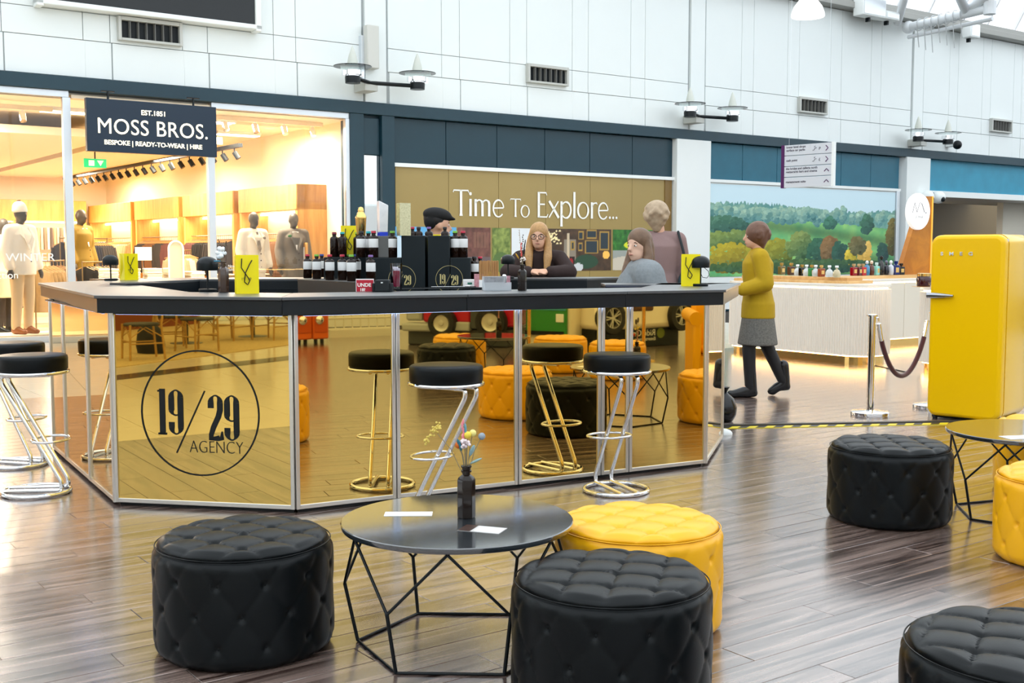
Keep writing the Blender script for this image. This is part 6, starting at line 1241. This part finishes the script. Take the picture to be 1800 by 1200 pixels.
# shop mannequins
mgrey = mat('mannequin_grey', '#4c463f', .45); whitec = mat('white_wool', '#efe6d6', .8, bump=.3, nscale=80); offw = mat('cream_linen', '#e8dcc6', .75)
def mann(loc, rz, sc, label, parts, pose={}):
    t = thing('mannequin', label, 'mannequin', loc, rz, None, sc); J = figure(t, pose, mgrey, parts, .014); return t, J
tr_ = mat('sand_trousers', '#cdb48e', .8); tan = mat('tan_shoe', '#8a4f20', .4)
def frontage(t, J, shirtm, tie=None, lap=None, y=-.155):
    c = J[0]['chest']; n = J[0]['neck']
    MB().add([(-.055, y+.075, n.z-.03), (.055, y+.075, n.z-.03), (0, y-.005, c.z-.17), (-.055, y+.09, n.z-.03), (.055, y+.09, n.z-.03), (0, y+.01, c.z-.17)], [(0, 2, 1), (3, 4, 5), (0, 1, 4, 3), (0, 3, 5, 2), (1, 2, 5, 4)]).build('shirt_front', shirtm, t)
    if tie: MB().add([(-.016, y+.055, n.z-.04), (.016, y+.055, n.z-.04), (.03, y-.018, c.z-.14), (0, y-.02, c.z-.20), (-.03, y-.018, c.z-.14), (0, y+.06, n.z-.08)], [(0, 4, 3, 2, 1), (0, 1, 5)]).build('tie', tie, t)
    if lap:
        for q in (-1, 1): MB().add([(q*.055, y+.07, n.z-.02), (q*.12, y+.03, c.z+.04), (q*.075, y-.012, c.z-.03), (q*.01, y-.016, c.z-.20), (q*.055, y+.08, n.z-.03)], [(0, 1, 2, 3), (0, 3, 4)]).build('lapel', lap, t)
    for z in (.22, .32, .42): MB().ell((.035, y+.012, c.z-z), (.011, .006, .011), 8, 6).build('coat_button', mat('horn_button', '#3a2a20', .4), t)
s, _ = atf(40, 500, 18.72)
t, J = mann(F(s, 18.75, .11), ANG+.5, 1.17, 'mannequin in a white knit hat, white double-breasted jacket and sand trousers', [('jacket', 'jacket', whitec, .028), ('trousers', 'trousers', tr_, .006), ('shoes', 'shoes', tan, 0), ('knit_hat', 'beanie', whitec, 0)]); frontage(t, J, mat('white_shirt', '#f2efe8', .7), lap=whitec)
s, _ = atf(447, 480, 19.0)
t, J = mann(F(s, 19.0, .11), ANG+.15, 1.16, 'mannequin in a white jacket with patterned tie in the right window', [('jacket', 'jacket', offw, .024), ('trousers', 'trousers', offw, .006), ('shoes', 'shoes', tan, 0)]); frontage(t, J, mat('white_shirt', (0, 0, 0)), mat('patterned_tie', '#8a7c6a', .7, noise=.6, nscale=90), offw)
MB().ell((.10, -.142, 1.30), (.028, .012, .024), 8, 6).build('pocket_square', mat('pocket_square', '#8d7c68', .8), t)
s, _ = atf(517, 480, 19.15); gsuit = mat('grey_suit', '#6b6358', .8, noise=.15, nscale=70)
t, J = mann(F(s, 19.15, .11), ANG-.1, 1.165, 'mannequin in a grey tailcoat with green buttonhole in the right window', [('coat', 'coat', gsuit, .026), ('trousers', 'trousers', mat('charcoal_trousers', '#35302c', .8), .006), ('shoes', 'shoes', blackm, 0)]); frontage(t, J, mat('white_shirt', (0, 0, 0)), None, gsuit)
MB().ell((-.11, -.145, 1.33), (.035, .015, .02), 8, 6).build('buttonhole_leaf', mat('buttonhole', '#1f5a24', .6), t)
k_ = 24.0; s, _ = atf(143, 440, k_)
t, J = mann(F(s, k_, .03), ANG+.6, 1.30, 'mannequin in an olive coat deep inside the shop', [('coat', 'coat', mat('olive_coat', '#7a6420', .8), .03), ('trousers', 'trousers', mat('charcoal_trousers', (0, 0, 0)), 0), ('shoes', 'shoes', blackm, 0)]); frontage(t, J, mat('white_shirt', (0, 0, 0)))
s, _ = atf(6, 440, 20.2)
t, J = mann(F(s, 20.2, .03), ANG+.6, 1.12, 'mannequin in a pale coat at the left edge behind the hatted one', [('coat', 'coat', mat('ivory_coat', '#e0d2b8', .8), .03), ('trousers', 'trousers', mat('charcoal_trousers', (0, 0, 0)), 0), ('shoes', 'shoes', blackm, 0)]); frontage(t, J, mat('white_shirt', (0, 0, 0)))
# ------------------------------------------------ clothes on hangers, shelves and tables in the shop
def garment_mesh(L=.78, w=.22, fl=.04):
    b = MB(); R = [(0, .0, 0, .025, .03), (0, 0, -.03, .07, .045), (0, 0, -.09, w*.92, .05), (0, 0, -.16, w, .055), (0, 0, -.40, w*.88, .055+fl*.4), (0, 0, -L, w*.95, .045+fl)]
    b.loft(R, 14)
    for q in (-1, 1): b.tube([(q*w*.90, 0, -.12), (q*w*1.12, 0, -.35), (q*w*1.08, .01, -L*.85)], [.055, .05, .04], 8)
    b.v = [(x, y*.55, z) for x, y, z in b.v]; return b
GM = garment_mesh(); GL = garment_mesh(1.02, .23, .06); GS = garment_mesh(.66, .19, .02); gmesh = {}
hangm = MB().tube([(0, 0, .0), (0, 0, .06), (.02, 0, .085), (.035, 0, .07)], .004, 5).tube([(-.19, 0, -.07), (0, 0, .0), (.19, 0, -.07)], .008, 6).mesh('hanger', mat('hanger_wood', '#b08850', .4))
def garment(loc, rz, col, label, group, kind='M'):
    nm = {'M': 'hanging_jacket', 'L': 'hanging_coat', 'S': 'hanging_shirt'}[kind]
    if (kind, col) not in gmesh: gmesh[(kind, col)] = {'M': GM, 'L': GL, 'S': GS}[kind].mesh('cloth', mat('cloth_'+col, col, .8, noise=.15, nscale=30), 60)
    t = thing(nm, label, 'garment', loc, rz, group); link('cloth', gmesh[(kind, col)], t); link('hanger', hangm, t); return t
ORD = 'first second third fourth fifth sixth seventh eighth ninth tenth eleventh twelfth thirteenth fourteenth fifteenth sixteenth seventeenth eighteenth nineteenth twentieth'.split()+['twenty-%s' % o for o in 'first second third fourth fifth sixth seventh eighth ninth'.split()]
def rail(s0, n0, s1, n1, z, cols, kind, label, group, step=.075, legs=True, faces=PI/2):
    a, c = F(s0, n0, 0), F(s1, n1, 0); d = c-a; L = d.length; an = math.atan2(d.y, d.x)
    t = thing('clothes_rail', 'metal clothes rail carrying %s' % group, 'clothes rail', a, an); rm = mat('rail_metal', '#8c7a5a', .35, metal=.7)
    MB().tube([(-.05, 0, z), (L+.05, 0, z)], .013, 8).build('rail', rm, t)
    for x in (-.04, L+.04):
        if legs: MB().tube([(x, 0, 0), (x, 0, z+.02)], .013, 8).build('upright', rm, t); MB().b(x-.015, x+.015, -.22, .22, 0, .02).build('foot', rm, t)
        else: MB().tube([(x, 0, z), (x, -.42, z)], .010, 8).build('wall_bracket', rm, t)
    n = int(L/step)
    for i in range(n):
        p = a+d*((i+.5)/n); p.z = z-.085; cc = cols[i*len(cols)//n] if isinstance(cols, list) else cols
        garment(p, an+faces+rng.uniform(-.05, .05), cc, label[cc]+', %s hanger' % ORD[i], group, kind)
# right-hand wall: oak cabinets with lit alcoves and rails
for i, (n0, n1) in enumerate(((19.3, 22.0), (22.3, 25.2), (25.5, 28.6), (28.9, 32.6))):
    t = thing('wall_cabinet', 'oak wall cabinet with a bright alcove along the right shop wall, %s from the front' % ('first', 'second', 'third', 'fourth')[i], 'cabinet', F(s_b, (n0+n1)/2, 0), ANG, 'oak wall cabinets'); w = n1-n0
    MB().b(-.62, -.0, -w/2, w/2, 2.15, 2.62).build('pelmet', oak, t, bev=.008)
    for y in (-w/2, w/2-.10): MB().b(-.60, 0, y, y+.10, 0, 2.62).build('side_pier', oak, t, bev=.006)
    MB().b(-.03, -.0, -w/2+.1, w/2-.1, .3, 2.15).build('back_panel', mat('alcove_white', '#fff4df', .6), t); MB().b(-.60, 0, -w/2, w/2, .0, .30).build('base_plinth', oak, t, bev=.006); MB().b(-.5, 0, -w/2+.1, w/2-.1, 1.12, 1.16).build('shelf', oak, t)
    MB().b(-.20, -.12, -w/2+.12, w/2-.12, 2.10, 2.135).build('alcove_light', mat('alcove_lamp', (1, .85, .6), .5, em=(1, .84, .58), es=14), t)
NAVY, CHAR, BEI, BRN, CRM, BLK, MAR, TAN = '#20222c', '#34302e', '#b8a07c', '#6e4a2c', '#e2d4bc', '#161412', '#5a3430', '#a08458'
rail(9.25, 19.5, 9.25, 21.9, 1.72, [BRN, BRN, CHAR, BLK], 'M', {BRN: 'tan brown jacket on the first rail of the right wall', CHAR: 'charcoal jacket on the first rail of the right wall', BLK: 'black jacket on the first rail of the right wall'}, 'jackets on the first right-wall rail', .10, legs=False)
rail(9.25, 22.5, 9.25, 25.0, 1.72, [CHAR, CHAR, BLK, MAR], 'M', {CHAR: 'charcoal jacket on the second rail of the right wall', BLK: 'black jacket on the second rail of the right wall', MAR: 'maroon jacket on the second rail of the right wall'}, 'jackets on the second right-wall rail', .11, legs=False)
rail(9.25, 25.7, 9.25, 28.4, 1.72, [MAR, CHAR, BRN, CHAR], 'M', {MAR: 'maroon jacket on the third rail of the right wall', CHAR: 'charcoal jacket on the third rail of the right wall', BRN: 'brown jacket on the third rail of the right wall'}, 'jackets on the third right-wall rail', .12, legs=False)
rail(9.25, 29.1, 9.25, 32.3, 1.72, [BEI, TAN, NAVY, CRM], 'M', {BEI: 'beige jacket on the far rail of the right wall', TAN: 'tan jacket on the far rail of the right wall', NAVY: 'navy jacket on the far rail of the right wall', CRM: 'cream jacket on the far rail of the right wall'}, 'jackets on the far right-wall rail', .15, legs=False)
rail(6.3, 24.6, 7.6, 25.9, 1.66, [NAVY, NAVY, CHAR], 'M', {NAVY: 'dark navy suit jacket on the rail behind the entrance', CHAR: 'charcoal suit jacket on the rail behind the entrance'}, 'suit jackets on the entrance rail', .10)
rail(5.0, 25.6, 5.8, 26.4, 1.66, [NAVY, TAN, CRM], 'M', {NAVY: 'navy patterned jacket on the short rail behind the entrance', TAN: 'tan jacket on the short rail behind the entrance', CRM: 'cream jacket on the short rail behind the entrance'}, 'jackets on the short entrance rail', .10)
rail(4.75, 20.2, 5.4, 21.0, 1.22, [TAN, TAN, BRN], 'M', {TAN: 'tan wool jacket on the low rail beside the hatted mannequin', BRN: 'dark brown jacket on the low rail beside the hatted mannequin'}, 'wool jackets on the low window rail', .14)
rail(6.05, 22.1, 6.7, 22.8, 1.18, [BLK, TAN, BLK], 'M', {BLK: 'black coat on the low rail behind the left mushroom lamp', TAN: 'tan coat on the low rail behind the left mushroom lamp'}, 'coats on the low entrance rail', .12)
rail(7.7, 21.9, 8.3, 22.6, 1.40, [BEI, CRM, BEI], 'S', {BEI: 'beige shirt on the rail behind the right shop window', CRM: 'cream shirt on the rail behind the right shop window'}, 'shirts on the right window rail', .10)
rail(2.9, 22.4, 4.0, 23.5, 1.5, [BLK, CRM, BRN, CRM], 'S', {BLK: 'black shirt on the rail at the far left of the shop', CRM: 'cream shirt on the rail at the far left of the shop', BRN: 'brown shirt on the rail at the far left of the shop'}, 'shirts on the left shop rail', .10)
# back wall units
for i, (s0, s1) in enumerate(((.2, 2.9), (3.1, 5.2), (5.4, 7.2), (7.3, 9.0))):
    t = thing('wall_cabinet', 'oak wall cabinet with shelves on the rear shop wall, %s from the left' % ('first', 'second', 'third', 'fourth')[i], 'cabinet', F((s0+s1)/2, NB, 0), ANG, 'oak rear cabinets'); w = s1-s0
    MB().b(-w/2, w/2, -.6, 0, 2.2, 2.75).build('pelmet', oak, t, bev=.008)
    for x in (-w/2, w/2-.09): MB().b(x, x+.09, -.58, 0, 0, 2.75).build('side_pier', oak, t, bev=.006)
    MB().b(-w/2+.09, w/2-.09, -.04, 0, .1, 2.2).build('back_panel', MC['alcove_white'], t)
    for z in (.5, .9, 1.3): MB().b(-w/2+.09, w/2-.09, -.45, -.04, z, z+.03).build('shelf', oak, t)
    for k in range(int((w-.3)/.085)):
        x = -w/2+.16+k*.085; MB().b(x-.028, x+.028, -.30, -.22, 1.42, 2.02).build('hanging_tie', mat('tie_%d' % (k % 5), ('#d8c8a8', '#8a7a66', '#e6dcc8', '#5c5048', '#c0a880')[k % 5], .7), t)
    MB().b(-w/2+.1, w/2-.1, -.4, -.32, 2.15, 2.18).build('alcove_light', MC['alcove_lamp'], t)
# folded stacks on tables
def foldtable(s, n, w, label, h=.86):
    t = thing('display_table', label, 'table', F(s, n, 0), ANG); MB().b(-w/2, w/2, -.35, .35, h-.04, h).build('tabletop', mat('dark_table', '#2a2420', .4), t, bev=.005); MB().b(-w/2+.03, w/2-.03, -.33, .33, .35, .38).build('lower_shelf', MC['dark_table'], t)
    for x in (-w/2+.04, w/2-.04):
        for y in (-.30, .30): MB().b(x-.02, x+.02, y-.02, y+.02, 0, h-.04).build('leg', MC['dark_table'], t)
def stack(s, n, z, cols, label, group, k=6):
    t = thing('folded_stack', label, 'folded clothes', F(s, n, z), ANG+rng.uniform(-.08, .08), group)
    for i in range(k): MB().box((rng.uniform(-.008, .008), rng.uniform(-.008, .008), .016+i*.032), (.27, .36, .030)).build('folded_shirt', mat('fold_'+cols[i % len(cols)], cols[i % len(cols)], .8), t, bev=.010)
foldtable(7.0, 21.2, 2.0, 'dark display table with stacks of folded shirts inside the entrance', .88)
for i in range(5): stack(6.2+i*.40, 21.05, .88, ['#efe4d0', '#d8c8ae', '#f4ead8'], 'stack of folded cream shirts, %s from the left on the entrance table' % ('first', 'second', 'third', 'fourth', 'fifth')[i], 'folded shirts on the entrance table', 6 if i < 4 else 4)
foldtable(8.6, 20.6, 1.2, 'dark display table behind the right shop window', .80)
for i in range(3): stack(8.2+i*.38, 20.5, .80, ['#cfc0a4', '#8a7a66'], 'stack of folded trousers, %s on the right window table' % ('left', 'middle', 'right')[i], 'folded trousers on the window table', 5)
foldtable(5.2, 22.4, 1.2, 'dark display table in the middle of the shop', .92)
for i in range(3): stack(4.85+i*.36, 22.3, .92, ['#3a322c', '#e2d4bc', '#6e5a44'], 'stack of folded jumpers, %s on the middle table' % ('left', 'middle', 'right')[i], 'folded jumpers on the middle table', 5)
t = thing('notice_card', 'white notice card on a stand among the folded shirts', 'sign', F(6.75, 20.75, .9), ANG); MB().b(-.15, .15, 0, .01, .32, .56).build('card', mat('white_card', (0, 0, 0)), t); MB().tube([(0, .01, -.02), (0, .01, .34)], .008, 6).build('stem', chrome, t)
t = thing('security_gate', 'slim white arched security gate inside the shop entrance', 'security gate', F(7.05, 19.9, .03), ANG); b = MB(); P = [(-.13, 0), (.13, 0), (.13, 1.40)]+[(.13*math.cos(a*D2R), 1.40+.13*math.sin(a*D2R)) for a in range(15, 180, 15)]+[(-.13, 1.40)]; b.tube([(x, 0, z) for x, z in P], .018, 8, closed=True); b.build('frame', mat('white_metal', (.9, .86, .8), .4), t, smooth=50)
b = MB(); b.add([(x, .005, z) for x, z in P], [tuple(range(len(P)))]); b.build('gate_panel', mat('gate_acrylic', '#e0cfb4', .3), t); MB().b(-.2, .2, -.15, .15, 0, .02).build('foot', MC['white_metal'], t)
t = thing('fire_point', 'small orange framed notice on the cream wall inside the right window', 'notice', F(9.40, NW+.75, 1.2), ANG-PI/2); MB().b(-.14, .14, -.3, -.26, -.2, .34).build('frame', oak, t, bev=.01); MB().b(-.08, .08, -.305, -.30, .02, .26).build('notice_sheet', mat('white_card', (0, 0, 0)), t); MB().b(-.06, .06, -.305, -.3, -.16, -.06).build('red_print', mat('sign_red', (0, 0, 0)), t)
t = thing('bookcase', 'small black metal shelf unit with folded clothes at the left of the shop', 'shelf unit', F(4.0, 25.5, 0), ANG)
for z in (.3, .8, 1.25, 1.65): MB().b(-.75, .75, -.2, .2, z, z+.03).build('shelf', blackm, t)
for x in (-.75, .75): MB().b(x-.02, x+.02, -.2, .2, 0, 2.0).build('upright', blackm, t)
for x in (-.4, 0, .4): MB().box((x, -.02, 1.37), (.25, .3, .16), 0, .9).build('folded_pile', mat('fold_#e2d4bc', '#e2d4bc', .8), t, bev=.02)
